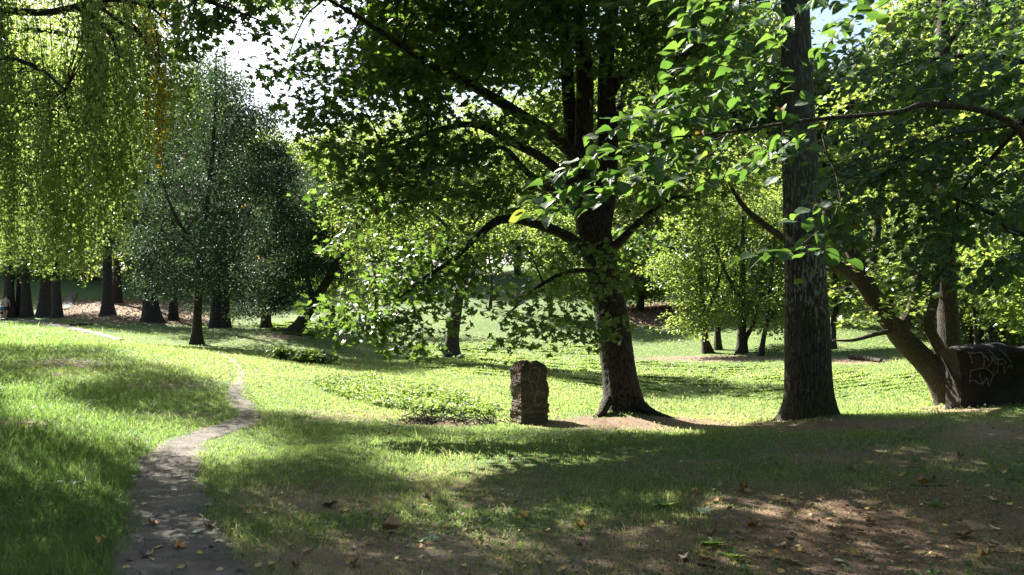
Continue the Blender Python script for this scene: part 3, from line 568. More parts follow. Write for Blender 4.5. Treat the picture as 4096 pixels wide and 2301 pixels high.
S_B2 = dict(tpl=DIA, k=22, r=.45, size=.075, flat=.9, up=.4, tilt=.8, droop=1.2)
T.pclumps([(3650, -620, 12.5, 260, 150, 1.4, .6), (2850, -780, 12.9, 260, 150, 1.4, .6), (3400, -1250, 15, 300, 220, 1.6, .5), (3000, -1650, 12.8, 320, 260, 1.8, .5), (3220, -2200, 13.6, 320, 350, 1.8, .5), (3300, -700, 13.4, 250, 160, 1.4, .5)], S_B2, twigs=.3)
T.done()

# ---- crooked pale tree and its straight neighbour
B = P(3800, 1638, 16)
T = Tree('crooked_tree', B, 'crooked pale-barked tree leaning left with forked limbs, beside the graffiti block', 'bark_pale', 'light')
T.limb([(3815, 1665, 16, 0.261), (3790, 1590, 16, 0.235), (3745, 1500, 16, 0.222), (3680, 1425, 16, 0.209), (3600, 1345, 16, 0.196), (3535, 1255, 16, 0.174), (3490, 1180, 16, 0.148)], 'trunk', 26, .05, (.22, .5, 3), n=60)
for l in ([(3500, 1200, 16, .17), (3430, 1115, 16, .125), (3360, 1068, 15.9, .105), (3280, 1030, 15.8, .09), (3180, 985, 15.6, .075), (3060, 900, 15.4, .06), (2970, 820, 15.3, .045), (2900, 700, 15.2, .02)],
          [(3395, 1090, 16, .085), (3340, 1075, 16.2, .08), (3270, 1060, 16.5, .06), (3200, 1020, 16.8, .03)],
          [(3500, 1200, 16.05, .15), (3455, 1095, 16.1, .13), (3395, 985, 16.2, .115), (3330, 880, 16.3, .10), (3290, 780, 16.4, .08), (3270, 600, 16.6, .04)],
          [(3462, 1110, 16.1, .10), (3488, 1040, 16.1, .088), (3504, 960, 16.2, .08), (3515, 850, 16.3, .06), (3540, 650, 16.5, .03)],
          [(3585, 1335, 16, .16), (3632, 1270, 16, .13), (3650, 1215, 16, .085), (3668, 1130, 16, .075), (3690, 1040, 16, .06), (3720, 900, 16, .03)],
          [(3775, 1450, 15.9, .10), (3755, 1390, 15.85, .11), (3727, 1335, 15.8, .10), (3716, 1285, 15.8, .095), (3735, 1210, 15.8, .085), (3745, 1080, 15.8, .07), (3740, 900, 15.9, .04)],
          [(3560, 1325, 15.9, .05), (3500, 1338, 15.6, .04), (3450, 1352, 15.4, .035), (3400, 1362, 15.3, .028), (3330, 1362, 15.2, .012)]): T.limb(l, 'branch', 12, .07)
S_C = dict(tpl=MAPLE, k=16, r=.38, size=.115, flat=.28, up=1.1, tilt=.4, droop=.35)
T.pclumps([(3560, 1090, 15.2, 70, 60, .5), (3620, 1180, 15.2, 70, 45, .5), (3560, 1240, 15.1, 50, 30, .35), (3650, 1020, 15.3, 80, 60, .5), (3330, 1180, 16.4, 70, 60, .5, .7), (3400, 1270, 16.2, 60, 35, .4, .6), (3300, 700, 16.4, 150, 130, .9), (3520, 700, 16.6, 130, 130, .9), (3720, 850, 16.2, 130, 130, .9), (2900, 760, 15.3, 110, 90, .8, .8), (3000, 620, 15.8, 130, 90, .9, .7), (3420, 420, 17, 170, 120, 1, .5), (3700, 560, 17, 170, 150, 1, .7)], S_C)
T.done()
B = P(3805, 1610, 18.5)
T = Tree('straight_tree', B, 'straight dark trunk with fibrous bark right behind the crooked pale tree', 'bark_red', 'dark')
T.limb([(3830, 1640, 18.2, .27), (3815, 1540, 18.3, .245), (3800, 1400, 18.4, .225), (3788, 1200, 18.5, .21), (3780, 1000, 18.5, .20), (3775, 600, 18.5, .17), (3775, 100, 18.5, .13), (3780, -500, 18.5, .06)], 'trunk', 26, .05, (.3, .4, 3), n=70)
for l in ([(3776, 620, 18.5, .08), (3900, 480, 18.2, .05), (4050, 430, 17.8, .02)], [(3776, 500, 18.5, .08), (3660, 350, 18.7, .05), (3520, 260, 18.9, .02)], [(3778, 200, 18.5, .07), (3900, 20, 18.6, .04), (4000, -150, 18.8, .02)]): T.limb(l)
T.pclumps([(4000, 450, 18, 170, 110, 1.2), (3560, 260, 18.8, 150, 100, 1.2), (3960, 0, 18.7, 200, 160, 1.4), (3780, -350, 18.5, 250, 200, 1.8, .8), (3880, 750, 18.5, 160, 110, 1.2), (3700, 950, 19.5, 120, 90, 1), (4050, 900, 18.6, 160, 110, 1.1)], dict(S_LIGHT, size=.12, r=.5, tpl=HEX), 1.0)
T.done()

# ---- elm whose branches hang into the picture from the right
B = np.array([6.6, 6.2, 0.0]); B[2] = H(B[0], B[1])[0] - .05
T = Tree('elm_tree', B, 'elm standing just outside the right edge, broad toothed leaves hanging in front', 'twig', 'elm')
def wl(rows): return np.array([(x, y, z, r) for x, y, z, r in rows])
T.limb(wl([(B[0], B[1], B[2] - .1, .24), (6.5, 6.15, 1.5, .20), (6.3, 6.1, 3, .18), (6.2, 6.2, 5, .15), (6.3, 6.4, 8, .10), (6.4, 6.5, 12, .03)]), 'trunk', 22, .05, (.3, .5, 3), n=60, world=True)
q = P(4200, 560, 5.5)
main = T.limb(np.vstack([[6.3, 6.1, 2.6, .07], [4.9, 5.8, 3.1, .045], [*P(4230, 610, 5.6), .030], [*P(4060, 500, 5.5), .0235], [*P(3950, 450, 5.45), .021], [*P(3820, 424, 5.4), .020], [*P(3690, 418, 5.3), .018], [*P(3600, 447, 5.2), .015], [*P(3450, 463, 5.1), .013], [*P(3300, 474, 5.0), .0115],
                         [*P(3100, 500, 4.85), .009], [*P(2900, 530, 4.7), .007], [*P(2700, 548, 4.6), .005]]), 'branch', 12, .06, world=True)
elm_leaf = T.crown
def leafy(rows, size=.094, step=.050, r0=.004, branch=1.0, d3=.12):
    """a flat spray: twig with alternate drooping leaves and side shoots"""
    p = np.asarray(rows, float); w = P(p[:, 0], p[:, 1], p[:, 2]); L = np.linalg.norm(np.diff(w, axis=0), axis=1).sum(); n = max(5, int(L / .03))
    c = cat(w, n); c += np.cumsum(rng.normal(0, .0022, c.shape), axis=0); tube(elm_leaf, c, np.linspace(r0, .0012, n), 5, 1); T.skel(c, np.full(n, .003))
    def put(c, start):
        s = np.concatenate([[0], np.cumsum(np.linalg.norm(np.diff(c, axis=0), axis=1))]); k = max(1, int((s[-1] - start) / step)); ss = np.linspace(start, s[-1], k)
        pt = np.stack([np.interp(ss, s, c[:, i]) for i in range(3)], -1); tg = unit(np.gradient(pt, axis=0) if k > 1 else (c[-1:] - c[:1]))
        side = np.where(np.arange(k) % 2, 1., -1.)[:, None]; lat = unit(np.cross(tg, [0, 0, 1.]) + 1e-6)
        tip = unit(tg * .75 + lat * side * rng.uniform(.6, 1.1, (k, 1)) + np.array([0, 0, -1.]) * rng.uniform(.15, .75, (k, 1)) + rng.normal(0, .15, (k, 3)))
        tip[-1] = unit(tg[-1] + [0, 0, -.4])
        nr = np.array([0, 0, 1.]) + lat * side * rng.normal(.1, .35, (k, 1)) + rng.normal(0, .32, (k, 3)) + np.array([0, -.25, 0])
        rn = rng.random(k) * .97; rn[rng.random(k) < .006] = .98
        sz = size * rng.uniform(.5, 1.2, k); w_ = rng.integers(0, 3, k)
        for v_, tp_ in enumerate((OVATE, OVATE_C, OVATE_W)): b_ = w_ == v_; leaves(elm_leaf, tp_, (pt + tip * .012)[b_], nr[b_], tip[b_], sz[b_], 0, rn[b_], uv=True, smooth=True)
    put(c, L * .12)
    for s in range(int(branch * L / .11)):
        i = rng.integers(int(n * .12), max(int(n * .12) + 1, int(n * .92))); tg = unit(c[min(i + 1, n - 1)] - c[i - 1]); lat = unit(np.cross(tg, [0, 0, 1.])) * rng.choice([-1, 1])
        ln = rng.uniform(.12, .34) * (1.1 - i / n * .6); e = c[i] + ln * unit(tg * .8 + lat * rng.uniform(.4, .9) + np.array([0, 0, rng.normal(-.12, .22)]))
        m_ = (c[i] + e) / 2 + np.array([0, 0, .02]); b_ = cat(np.array([c[i], m_, e]), 8); tube(elm_leaf, b_, np.linspace(.0022, .001, 8), 4, 1); put(b_, .03)
for rows in ([(3000, 515, 4.75), (2700, 585, 4.6), (2450, 680, 4.45), (2250, 750, 4.35), (2070, 800, 4.25)], [(2900, 532, 4.7), (2700, 640, 4.55), (2500, 760, 4.4), (2300, 830, 4.3), (2240, 850, 4.25)],
             [(3100, 500, 4.85), (2800, 478, 4.7), (2560, 500, 4.55), (2390, 560, 4.4)], [(2700, 548, 4.6), (2520, 590, 4.5), (2330, 660, 4.4), (2180, 730, 4.35)],
             [(3250, 478, 4.95), (3000, 390, 4.8), (2820, 350, 4.7), (2680, 380, 4.6)], [(3340, 470, 5.0), (3150, 340, 4.9), (2950, 270, 4.8), (2740, 260, 4.7)], [(3000, 515, 4.8), (2850, 640, 4.7), (2720, 720, 4.6), (2600, 760, 4.5)],
             [(3200, 490, 4.95), (3080, 600, 4.9), (2950, 700, 4.85), (2830, 740, 4.8)], [(3300, 474, 5), (3200, 560, 5), (3120, 640, 4.95), (3020, 690, 4.9)], [(2850, 535, 4.7), (2650, 480, 4.6), (2480, 470, 4.5)],
             [(3150, 340, 4.9), (3000, 220, 4.85), (2860, 160, 4.8), (2730, 130, 4.75)], [(3050, 300, 4.8), (2900, 330, 4.75), (2760, 420, 4.7)]): leafy(rows)
u1 = T.limb(np.vstack([[6.2, 6.15, 4.2, .05], [*P(4200, -150, 5.4), .02], [*P(3800, -80, 5.2), .015], [*P(3450, -50, 5.1), .011], [*P(3150, -20, 5.0), .008], [*P(2950, 20, 4.9), .004]]), 'branch', 8, .05, world=True)
for rows in ([(3000, 0, 4.9), (2880, 60, 4.85), (2760, 140, 4.8), (2700, 230, 4.75)], [(3150, -20, 5), (3050, 80, 4.95), (2960, 160, 4.9), (2870, 230, 4.85)], [(3300, -30, 5.05), (3180, 60, 5), (3080, 180, 5), (3000, 260, 4.95)], [(2960, 20, 4.9), (2850, -20, 4.85), (2740, 20, 4.8)], [(3500, -50, 5.1), (3420, 60, 5.1), (3330, 150, 5.1), (3260, 240, 5.1)], [(3640, -60, 5.3), (3520, 20, 5.4), (3420, 60, 5.5), (3330, 110, 5.5)], [(3700, 20, 5.6), (3580, 90, 5.7), (3480, 160, 5.8), (3400, 260, 5.8)], [(3600, -40, 6), (3480, -10, 6), (3380, 20, 6), (3300, 30, 6)]): leafy(rows)
# the drooping side branch across the birch
dr = T.limb(np.vstack([[*P(3320, 473, 5.02), .008], [*P(3290, 560, 5.0), .007], [*P(3320, 640, 4.95), .006], [*P(3358, 740, 4.9), .005], [*P(3352, 850, 4.85), .004], [*P(3280, 920, 4.8), .003], [*P(3200, 985, 4.75), .002]]), 'branch', 6, .08, world=True)
for rows in ([(3290, 910, 4.8), (3200, 1000, 4.75), (3100, 1020, 4.7), (3060, 1040, 4.7)], [(3360, 780, 4.9), (3300, 860, 4.85), (3200, 880, 4.8)]): leafy(rows, branch=.5)
leafy([(3300, 990, 4.85), (3250, 1000, 4.85), (3180, 1015, 4.85)], branch=0); leafy([(3230, 985, 4.85), (3300, 1000, 4.85), (3380, 1030, 4.85)], branch=0)
# second tier, farther in on the right
for l in ([[6.3, 6.1, 2.2, .06], [*P(4180, 950, 7.0), .026], [*P(3980, 860, 7.2), .02], [*P(3750, 780, 7.4), .014], [*P(3500, 760, 7.5), .007]], [[6.2, 6.2, 3.4, .06], [*P(4200, 260, 7.4), .028], [*P(3950, 220, 7.6), .02], [*P(3650, 250, 7.8), .012], [*P(3420, 330, 7.9), .006]],
          [[*P(4100, 480, 5.8), .02], [*P(3960, 640, 6.4), .016], [*P(3850, 760, 6.8), .013], [*P(3820, 900, 6.9), .011], [*P(3790, 1050, 6.9), .008], [*P(3700, 1170, 6.8), .004]], [[*P(4060, 500, 5.6), .012], [*P(3800, 540, 5.9), .009], [*P(3600, 640, 6.1), .007], [*P(3420, 700, 6.2), .005], [*P(3300, 760, 6.2), .003]]): T.limb(np.array(l), 'branch', 9, .06, world=True)
for _ in range(230):
    X = rng.uniform(3330, 4180); Y = rng.uniform(-60, 1130) if X > 3700 else rng.uniform(120, 1000)
    if Y < 420 and X < 3560 and rng.random() < .7: continue
    d = rng.uniform(6.2, 8.6); L = rng.uniform(120, 260) * 7 / d; dn = rng.uniform(.1, .5)
    leafy([(X + L * .5, Y - L * .3, d + .15), (X, Y, d), (X - L * .5, Y + L * dn, d - .1)], size=.085, step=.06, branch=.9, r0=.003)
T.done()

# ---- weeping birch: trunk outside the left edge
B = np.array([-10.2, 13.5, 0.0]); B[2] = H(B[0], B[1])[0] - .05
T = Tree('weeping_birch', B, 'weeping birch at the left edge trailing long pale green strands with a yellowed tuft', 'twig', 'birch')
T.limb(wl([(B[0], B[1], B[2] - .1, .30), (-10.1, 13.4, 2, .26), (-10.0, 13.2, 4.5, .22), (-9.8, 13, 7, .18), (-9.6, 12.9, 10, .12), (-9.5, 12.8, 14, .04)]), 'trunk', 22, .05, (.3, .5, 3), n=60, world=True)
for l in ([[-9.8, 13, 7, .10], [*P(-200, 60, 12.6), .07], [*P(0, 42, 12.2), .06], [*P(180, 50, 11.9), .05], [*P(330, 20, 11.7), .045], [*P(450, 0, 11.5), .03], [*P(600, 30, 11.3), .02], [*P(700, 120, 11.2), .01]],
          [[-10, 13.2, 4.7, .09], [*P(-150, 420, 12.6), .06], [*P(20, 395, 12.2), .045], [*P(110, 410, 12), .04], [*P(220, 455, 11.8), .035], [*P(290, 510, 11.7), .028], [*P(370, 585, 11.6), .02], [*P(400, 650, 11.5), .01]],
          [*[[*P(a, b, c), r] for a, b, c, r in ((300, 25, 11.7, .04), (400, 90, 11.6, .032), (460, 170, 11.5, .026), (480, 250, 11.4, .02), (500, 330, 11.4, .01))]], [*[[*P(a, b, c), r] for a, b, c, r in ((380, 10, 11.6, .03), (470, 80, 11.3, .024), (560, 140, 11.1, .018), (640, 250, 11, .01))]],
          [[-10, 13.2, 5.4, .09], [*P(-180, 250, 11.6), .05], [*P(0, 230, 11), .035], [*P(150, 270, 10.6), .025], [*P(260, 360, 10.4), .012]], [[-9.9, 13.1, 6.4, .09], [*P(-250, 200, 14), .06], [*P(100, 120, 14.2), .045], [*P(400, 180, 14.4), .03], [*P(620, 330, 14.4), .012]],
          [[-10.1, 13.3, 3.6, .07], [*P(-150, 640, 12.8), .045], [*P(30, 640, 12.6), .03], [*P(160, 700, 12.4), .02], [*P(230, 800, 12.4), .01]],
          [[-9.7, 12.9, 9, .10], [-7.4, 13.5, 9.8, .06], [-5, 13.8, 9.8, .03], [-3.5, 13.6, 9, .01]], [[-9.6, 12.9, 10.5, .09], [-8, 15, 12, .05], [-6, 16.5, 12, .02]], [[-9.6, 12.9, 9.5, .10], [-8.6, 16, 11.5, .07], [-7.6, 19, 12.8, .05], [-7, 22, 13, .02]], [[-9.6, 12.9, 11, .08], [-8.5, 11, 12, .05], [-7, 9.5, 11.5, .02]]): T.limb(np.array(l, float), 'branch', 10, .06, world=True)
CLX = np.where(rng.random(64) < .86, rng.uniform(-220, 560, 64), rng.uniform(540, 730, 64)); CLD = rng.uniform(9.8, 14.2, 64); CLB = abs(rng.normal(0, 320, 64)); CLX[:3] = (585, 620, 650); CLB[:3] = (40, 90, 120)
for _ in range(800):
    ck = rng.integers(len(CLX)); X = CLX[ck] + rng.normal(0, 34); d = CLD[ck] + rng.normal(0, .35)
    low = 1180 if X < 340 else (1060 if X < 540 else 820 - (X - 540) * 1.2)
    Yb = low - CLB[ck] - abs(rng.normal(0, 1)) * 170; L = rng.uniform(.7, 2.3); Yt = Yb - L / d * 3400
    if Yt < -500: continue
    a = P(X, Yt, d); b = P(X + rng.normal(25, 22), Yb, d); nn = 14
    c = cat(np.array([a, a * .66 + b * .34 + rng.normal(0, .05, 3), a * .33 + b * .67 + rng.normal(0, .05, 3), b]), nn)
    s, r = T.nearest(a); T.twig(s, a, min(.006, r), .003, .08, 3); tube(T.crown, c, np.linspace(.003, .0012, nn), 3, 1)
    k = int(L / .045) ; tt = rng.random(k * 2) ; pt = np.stack([np.interp(tt, np.linspace(0, 1, nn), c[:, i]) for i in range(3)], -1) + rng.normal(0, .034, (2 * k, 3))
    ok = shade_ok(pt, .5); pt = pt[ok]; m_ = len(pt)
    isy = 555 < X < 690 and 480 < Yb < 760 and rng.random() < .30
    tip = np.array([0, 0, -1.]) + rng.normal(0, .55, (m_, 3)); nr = rng.normal(size=(m_, 3)) + np.array([0, -.3, .4])
    leaves(T.crown, HEX, pt, nr, tip, .052 * rng.uniform(.7, 1.25, m_), 2 if isy else 0, rng.random(m_) * .97)
SB = dict(tpl=DIA, k=26, r=.5, size=.075, flat=1.1, up=.3, tilt=.8, droop=1.3)
for c, rd, n_ in (((-8.5, 13.2, 9.5), (2.2, 2.2, 1.8), 70), ((-5.5, 13.8, 9.6), (2.4, 2, 1.3), 70), ((-7, 16, 11.5), (2.4, 2.2, 1.6), 70), ((-8, 10.5, 11.5), (2, 2, 1.6), 50), ((-9.5, 13, 13), (2.4, 2.4, 2.0), 70), ((-10, 15.5, 8), (1.8, 2, 1.8), 40)):
    T.clump(c, rd, n_, SB, twigs=.3)
LEFT2 = fill(T, LEFT, (-8.2, 15.8, 11.2), (6.2, 8.5, 6.2), dict(SB, k=64), lambda X, Y: (Y < -30) | (X < -30) | ((X < 500) & (Y < 500)))
T.crown.build('crown', [M['birch'], M['twig'], M['birch_y']], T.root)
# ---- two birches added outside the left edge to shade the lawn
def edge_birch(x, y, label, pts, cen, see):
    B = np.array([x, y, 0.0]); B[2] = H(x, y)[0] - .05
    T = Tree('birch_tree', B, label, 'bark_far', 'birch')
    T.limb(wl([(x, y, B[2] - .1, .30), (x + .1, y - .1, 3, .24), (x + .3, y - .1, 7, .17), (x + .4, y - .2, 11, .11), (x + .4, y - .2, 15, .03)]), 'trunk', 18, .05, (.3, .5, 3), n=40, world=True)
    for k in range(7): T.limb(wl([(x + .2, y - .1, 3.5 + 1.4 * k, .09), (x + .2 + 1.6 * math.cos(2.4 * k), y + 1.6 * math.sin(2.4 * k), 4.6 + 1.4 * k, .05), (x + .2 + 3.4 * math.cos(2.4 * k), y + 3.4 * math.sin(2.4 * k), 4.8 + 1.4 * k, .02)]), 'branch', 8, world=True)
    for k in range(16): T.clump((x + .3 + 3.3 * math.cos(2.4 * k) * rng.uniform(.3, 1), y + 3.3 * math.sin(2.4 * k) * rng.uniform(.3, 1), 4.6 + .6 * k), (1.5, 1.5, 1.0), 26, dict(SB, k=26), twigs=.2)
    r = fill(T, pts, cen, (5.8, 6, 6.5), dict(SB, k=48, size=.085), see); T.done(); return r
edge_birch(-15.6, 21.5, 'birch added outside the left edge to shade the lawn, crown close behind the hanging strands', np.vstack([LEFT2, dark_points(1200, -16, -3, 13, 24)]), (-14, 21.5, 9.5), lambda X, Y: (Y < -30) | (X < 60) | ((X < 420) & (Y < 900)))
edge_birch(-20.5, 29, 'farther birch added outside the left edge for shade, beyond the one behind the strands', dark_points(2600, -20, -4, 18, 32), (-18, 29.5, 9.5), lambda X, Y: (Y < -30) | (X < 60) | ((X < 360) & (Y < 950)))

# ---- maple reaching in at the top from a trunk outside the left edge
B = np.array([-7.2, 8.6, 0.0]); B[2] = H(B[0], B[1])[0] - .05
T = Tree('overhanging_maple', B, 'maple outside the left edge with one dark leafy bough hanging at the top', 'bark', 'maple')
T.limb(wl([(B[0], B[1], B[2] - .1, .26), (-7.1, 8.6, 2.5, .21), (-7, 8.7, 5, .17), (-6.9, 8.8, 8, .12), (-6.8, 8.9, 11, .04)]), 'trunk', 22, .05, (.3, .5, 3), n=50, world=True)
T.limb(np.array([[-7, 8.7, 4.6, .08], [-5.6, 9, 5.2, .06], [*P(700, -60, 9.3), .035], [*P(850, 10, 9.3), .025], [*P(960, 50, 9.3), .015], [*P(1060, 90, 9.3), .006]]), 'branch', 10, .06, world=True)
T.limb(np.array([[-6.9, 8.8, 7, .08], [-6, 10.5, 8.5, .05], [-5, 12, 9, .02]]), 'branch', 10, .06, world=True)
T.pclumps([(760, 30, 9.2, 90, 60, .45, 1), (860, 70, 9.2, 90, 60, .4, 1), (930, 20, 9.3, 100, 50, .4, 1), (800, 150, 9.2, 70, 60, .35, .6), (1010, 20, 9.3, 60, 35, .3, .8), (1042, 108, 9.3, 16, 14, .08, .2), (700, 190, 9.2, 50, 40, .3, .5), (850, -120, 9.3, 250, 90, .8, .6), (40, 0, 10, 160, 25, .5, .6)], dict(S_MAPLE, r=.26, k=11, size=.11), shade=True)
for c, rd, n_ in (((-6, 9.2, 8), (2, 2, 1.4), 40), ((-5.3, 11.5, 9), (1.8, 1.8, 1.2), 40), ((-7.5, 8, 9.5), (2, 2, 1.5), 40), ((-8.5, 9.5, 6.5), (1.5, 1.5, 1.3), 30)): T.clump(c, rd, n_, S_MAPLE, twigs=.3)
T.done()

# ------------------------------------------------------------------ trees beyond the crest
def midtree(name, label, X, Y, rows, limbs, clumps, spec, bark='bark_far', leaf='light', group=None, dens=1.0, flare=(.3, .6, 3), sides=14, keep=.06, twigs=.25):
    """rows: photo X, Y, radius (trunk, from the ground up, all at the depth of its foot)"""
    b = g1(X, Y); d = b[1]; T = Tree(name, b - [0, 0, .06], label, bark, leaf, group); T.keep = keep
    T.limb([(X + (rows[0][0] - X), Y + 6, d, rows[0][2])] + [(a, c, d, r) for a, c, r in rows[1:]], 'trunk', sides, .05, flare, n=30)
    for l in limbs: T.limb([(a, c, d + e, r) for a, c, e, r in l], 'branch', 8, .06, n=16)
    T.pclumps([(c[0], c[1], d + c[2], *c[3:]) for c in clumps], spec, dens, twigs=twigs)
    return T
D1 = dict(S_DARK, flat=.35, up=.8)
T = midtree('dark_leaved_tree', 'dark small-leaved tree with glinting leaves, straight trunk at the sunlit grass edge left of centre', 785, 1378,
        [(785, 1380, .27), (788, 1290, .20), (793, 1180, .18), (802, 1000, .155), (828, 800, .12), (850, 600, .09), (865, 350, .03)],
        [[(800, 1010, 0, .11), (700, 860, -1, .07), (640, 700, -1.5, .03)], [(805, 990, 0, .11), (890, 900, .5, .08), (1000, 760, 1, .03)], [(795, 1130, 0, .08), (870, 1060, -1, .05), (980, 1010, -2, .02)], [(793, 1150, 0, .08), (680, 1090, -.5, .05), (580, 1090, -1, .02)], [(850, 620, 0, .06), (950, 480, .3, .04), (1000, 420, .5, .02)]],
        [(620, 1130, -1, 90, 70, 1), (740, 1130, -2, 100, 60, 1), (870, 1120, -2, 100, 70, 1), (980, 1090, -1, 100, 80, 1), (1080, 1060, 0, 80, 80, 1), (1030, 1180, -1.5, 90, 60, .9, .8), (1000, 1260, -1, 60, 40, .7, .7), (650, 980, -1, 110, 90, 1.2), (800, 960, -2, 120, 90, 1), (950, 930, -1, 120, 90, 1.2), (1080, 900, 0, 90, 90, 1), (660, 820, 0, 110, 90, 1.3), (800, 780, -1, 110, 90, 1.2), (930, 760, 0, 110, 90, 1.3), (1050, 740, 0, 90, 80, 1.2), (1130, 800, .5, 60, 70, 1),
         (690, 650, 0, 100, 80, 1.3), (820, 620, 0, 110, 90, 1.3), (950, 600, 0, 100, 80, 1.3), (1050, 620, .5, 70, 60, 1), (780, 480, 0, 100, 80, 1.3), (900, 450, 0, 90, 80, 1.2), (1000, 500, 0, 70, 60, 1, .8), (850, 330, 0, 80, 70, 1), (940, 350, 0, 60, 60, 1, .7), (870, 230, 0, 50, 50, .8, .6), (1060, 470, 0, 70, 60, 1), (1120, 590, .5, 70, 60, 1), (1170, 700, .5, 70, 60, 1), (650, 520, .5, 80, 60, 1), (600, 660, .5, 80, 70, 1), (560, 800, .5, 80, 70, 1), (1170, 880, .5, 70, 60, 1), (1150, 980, 0, 70, 60, 1), (560, 960, .5, 80, 70, 1), (720, 420, .5, 70, 60, 1), (760, 340, .5, 70, 60, 1, .7)],
        D1, leaf='dark', dens=1.6, keep=.45); T.done()
T = midtree('leaning_tree', 'dark trunk leaning sharply right over the ground, half behind the lit maple leaves', 1182, 1336,
        [(1182, 1342, .34), (1212, 1280, .27), (1255, 1210, .24), (1310, 1120, .20), (1370, 1000, .16), (1420, 850, .05), (1450, 650, .06)], [[(1255, 1210, 0, .15), (1220, 1080, 1, .10), (1180, 900, 1.5, .04)]],
        [(1110, 1180, 1, 80, 50, 1), (1080, 1000, 2, 80, 70, 1.2), (1120, 880, 2, 80, 70, 1.2), (1060, 1240, 1, 60, 30, .8), (1200, 1150, 0, 60, 40, .8), (1170, 760, 2, 70, 60, 1.2), (1130, 1080, 2, 80, 70, 1), (1220, 1050, 1, 90, 70, 1), (1180, 940, 1.5, 90, 70, 1), (1280, 930, .5, 90, 70, 1), (1330, 1080, 0, 70, 60, 1), (1230, 830, 1, 90, 70, 1.2), (1350, 800, .5, 90, 80, 1.2), (1420, 950, 0, 80, 70, 1)], D1, leaf='dark', flare=(.3, .9, 2), dens=1.8, keep=.15); T.done()
T = midtree('spreading_tree', 'dark spreading tree behind the leaning trunk, below the open patch of sky', 1062, 1312,
        [(1062, 1316, .30), (1066, 1200, .24), (1072, 1050, .20), (1085, 880, .15), (1100, 700, .10), (1105, 560, .03)], [[(1068, 1130, 0, .12), (1140, 980, -1, .08), (1230, 880, -1, .03)], [(1070, 1080, 0, .12), (1000, 920, 1, .08), (950, 800, 1, .03)]],
        [(1080, 640, 0, 90, 60, 1.4), (1170, 720, 0, 90, 60, 1.4), (1010, 740, 0, 90, 70, 1.4), (1100, 800, 0, 110, 70, 1.6), (1220, 840, -.5, 80, 60, 1.4), (1180, 940, -1, 100, 70, 1.6), (1060, 940, -1, 110, 70, 1.6), (1120, 1060, -1, 110, 60, 1.6), (1240, 1050, -1, 80, 60, 1.4), (1010, 1120, -1, 90, 60, 1.4), (1180, 1170, -1, 90, 50, 1.4), (1080, 1210, -1, 80, 35, 1.2)], dict(D1, size=.15), leaf='dark', dens=1.5, keep=.3); T.done()
T = midtree('lawn_tree', 'slim forked tree on the shaded lawn just left of the stone pillar, bright backlit crown', 1805, 1432,
        [(1805, 1438, .34), (1812, 1330, .27), (1832, 1200, .24), (1858, 1090, .20), (1880, 950, .17), (1900, 700, .12), (1905, 420, .05)],
        [[(1835, 1200, 0, .15), (1880, 1120, -.3, .12), (1908, 1030, -.5, .09), (1960, 880, -.6, .04)], [(1870, 1000, 0, .11), (1750, 870, -1, .07), (1600, 780, -1.5, .03)], [(1885, 900, 0, .10), (2000, 780, .5, .06), (2120, 720, 1, .02)], [(1895, 760, 0, .08), (1700, 600, .5, .05), (1500, 560, 1, .02)]],
        [(1330, 640, 1, 100, 60, 1.2), (1440, 720, 0, 120, 80, 1.5), (1360, 830, 0, 90, 70, 1.2), (1580, 640, 0, 120, 80, 1.5), (1560, 840, -1, 130, 80, 1.5), (1460, 950, 0, 110, 70, 1.2), (1720, 720, -1, 120, 90, 1.5), (1700, 900, -1, 120, 80, 1.5), (1620, 1040, -1, 110, 70, 1.2), (1860, 800, -1, 120, 90, 1.5), (1840, 980, -1.5, 110, 70, 1.2), (2000, 900, 0, 110, 80, 1.5), (2140, 840, .5, 110, 80, 1.5), (2020, 720, 0, 120, 90, 1.5), (2180, 1000, 0, 90, 70, 1.2), (1760, 540, 0, 130, 80, 1.5), (1950, 540, 0, 130, 80, 1.5), (2130, 620, 0, 110, 80, 1.5), (1900, 380, 0, 130, 80, 1.5), (2080, 440, .5, 110, 80, 1.4), (1700, 400, 0, 130, 80, 1.4), (1540, 480, .5, 110, 70, 1.3)],
        S_LIGHT, dens=1.3); T.done()
# the copse under the slope on the right
def copse(name, label, X, Y, r, lean, clumps, dbl=None, spec=S_LIGHT, dens=1.4, leaf='light', bark='bark_far'):
    T = midtree(name, label, X, Y, [(X, Y + 4, r), (X + lean * .3, Y - 70, r * .85), (X + lean * .7, Y - 160, r * .8), (X + lean, Y - 280, r * .65), (X + lean * 1.3, Y - 420, r * .45), (X + lean * 1.5, Y - 600, r * .15)],
                [[(X + lean * .5, Y - 120, 0, r * .55), (X + lean + 60, Y - 260, -.4, r * .4), (X + lean + 110, Y - 420, -.6, r * .15)], [(X + lean * .8, Y - 200, 0, r * .5), (X + lean - 70, Y - 330, .3, r * .3), (X + lean - 120, Y - 450, .5, r * .12)]] + (dbl or []), clumps, spec, bark, leaf, 'trees in the copse under the slope', dens)
    T.done()
copse('copse_tree', 'twin-stemmed tree of the copse with pale leaves drooping low, nearest the big maple', 2825, 1412, .20, -20, [(2760, 1180, -1, 90, 70, 1), (2740, 1290, -1.2, 55, 50, .7), (2790, 1330, -1.2, 45, 30, .5), (2850, 1250, -1.5, 80, 50, .8), (2680, 1080, 0, 100, 80, 1.2), (2820, 1060, -.5, 110, 80, 1.2), (2750, 940, 0, 120, 90, 1.5), (2880, 900, 0, 110, 90, 1.4), (2780, 780, 0, 120, 90, 1.4)],
      [[(2850, 1418, .1, .17), (2815, 1340, .1, .13), (2800, 1290, .1, .12), (2770, 1150, .2, .05)]])
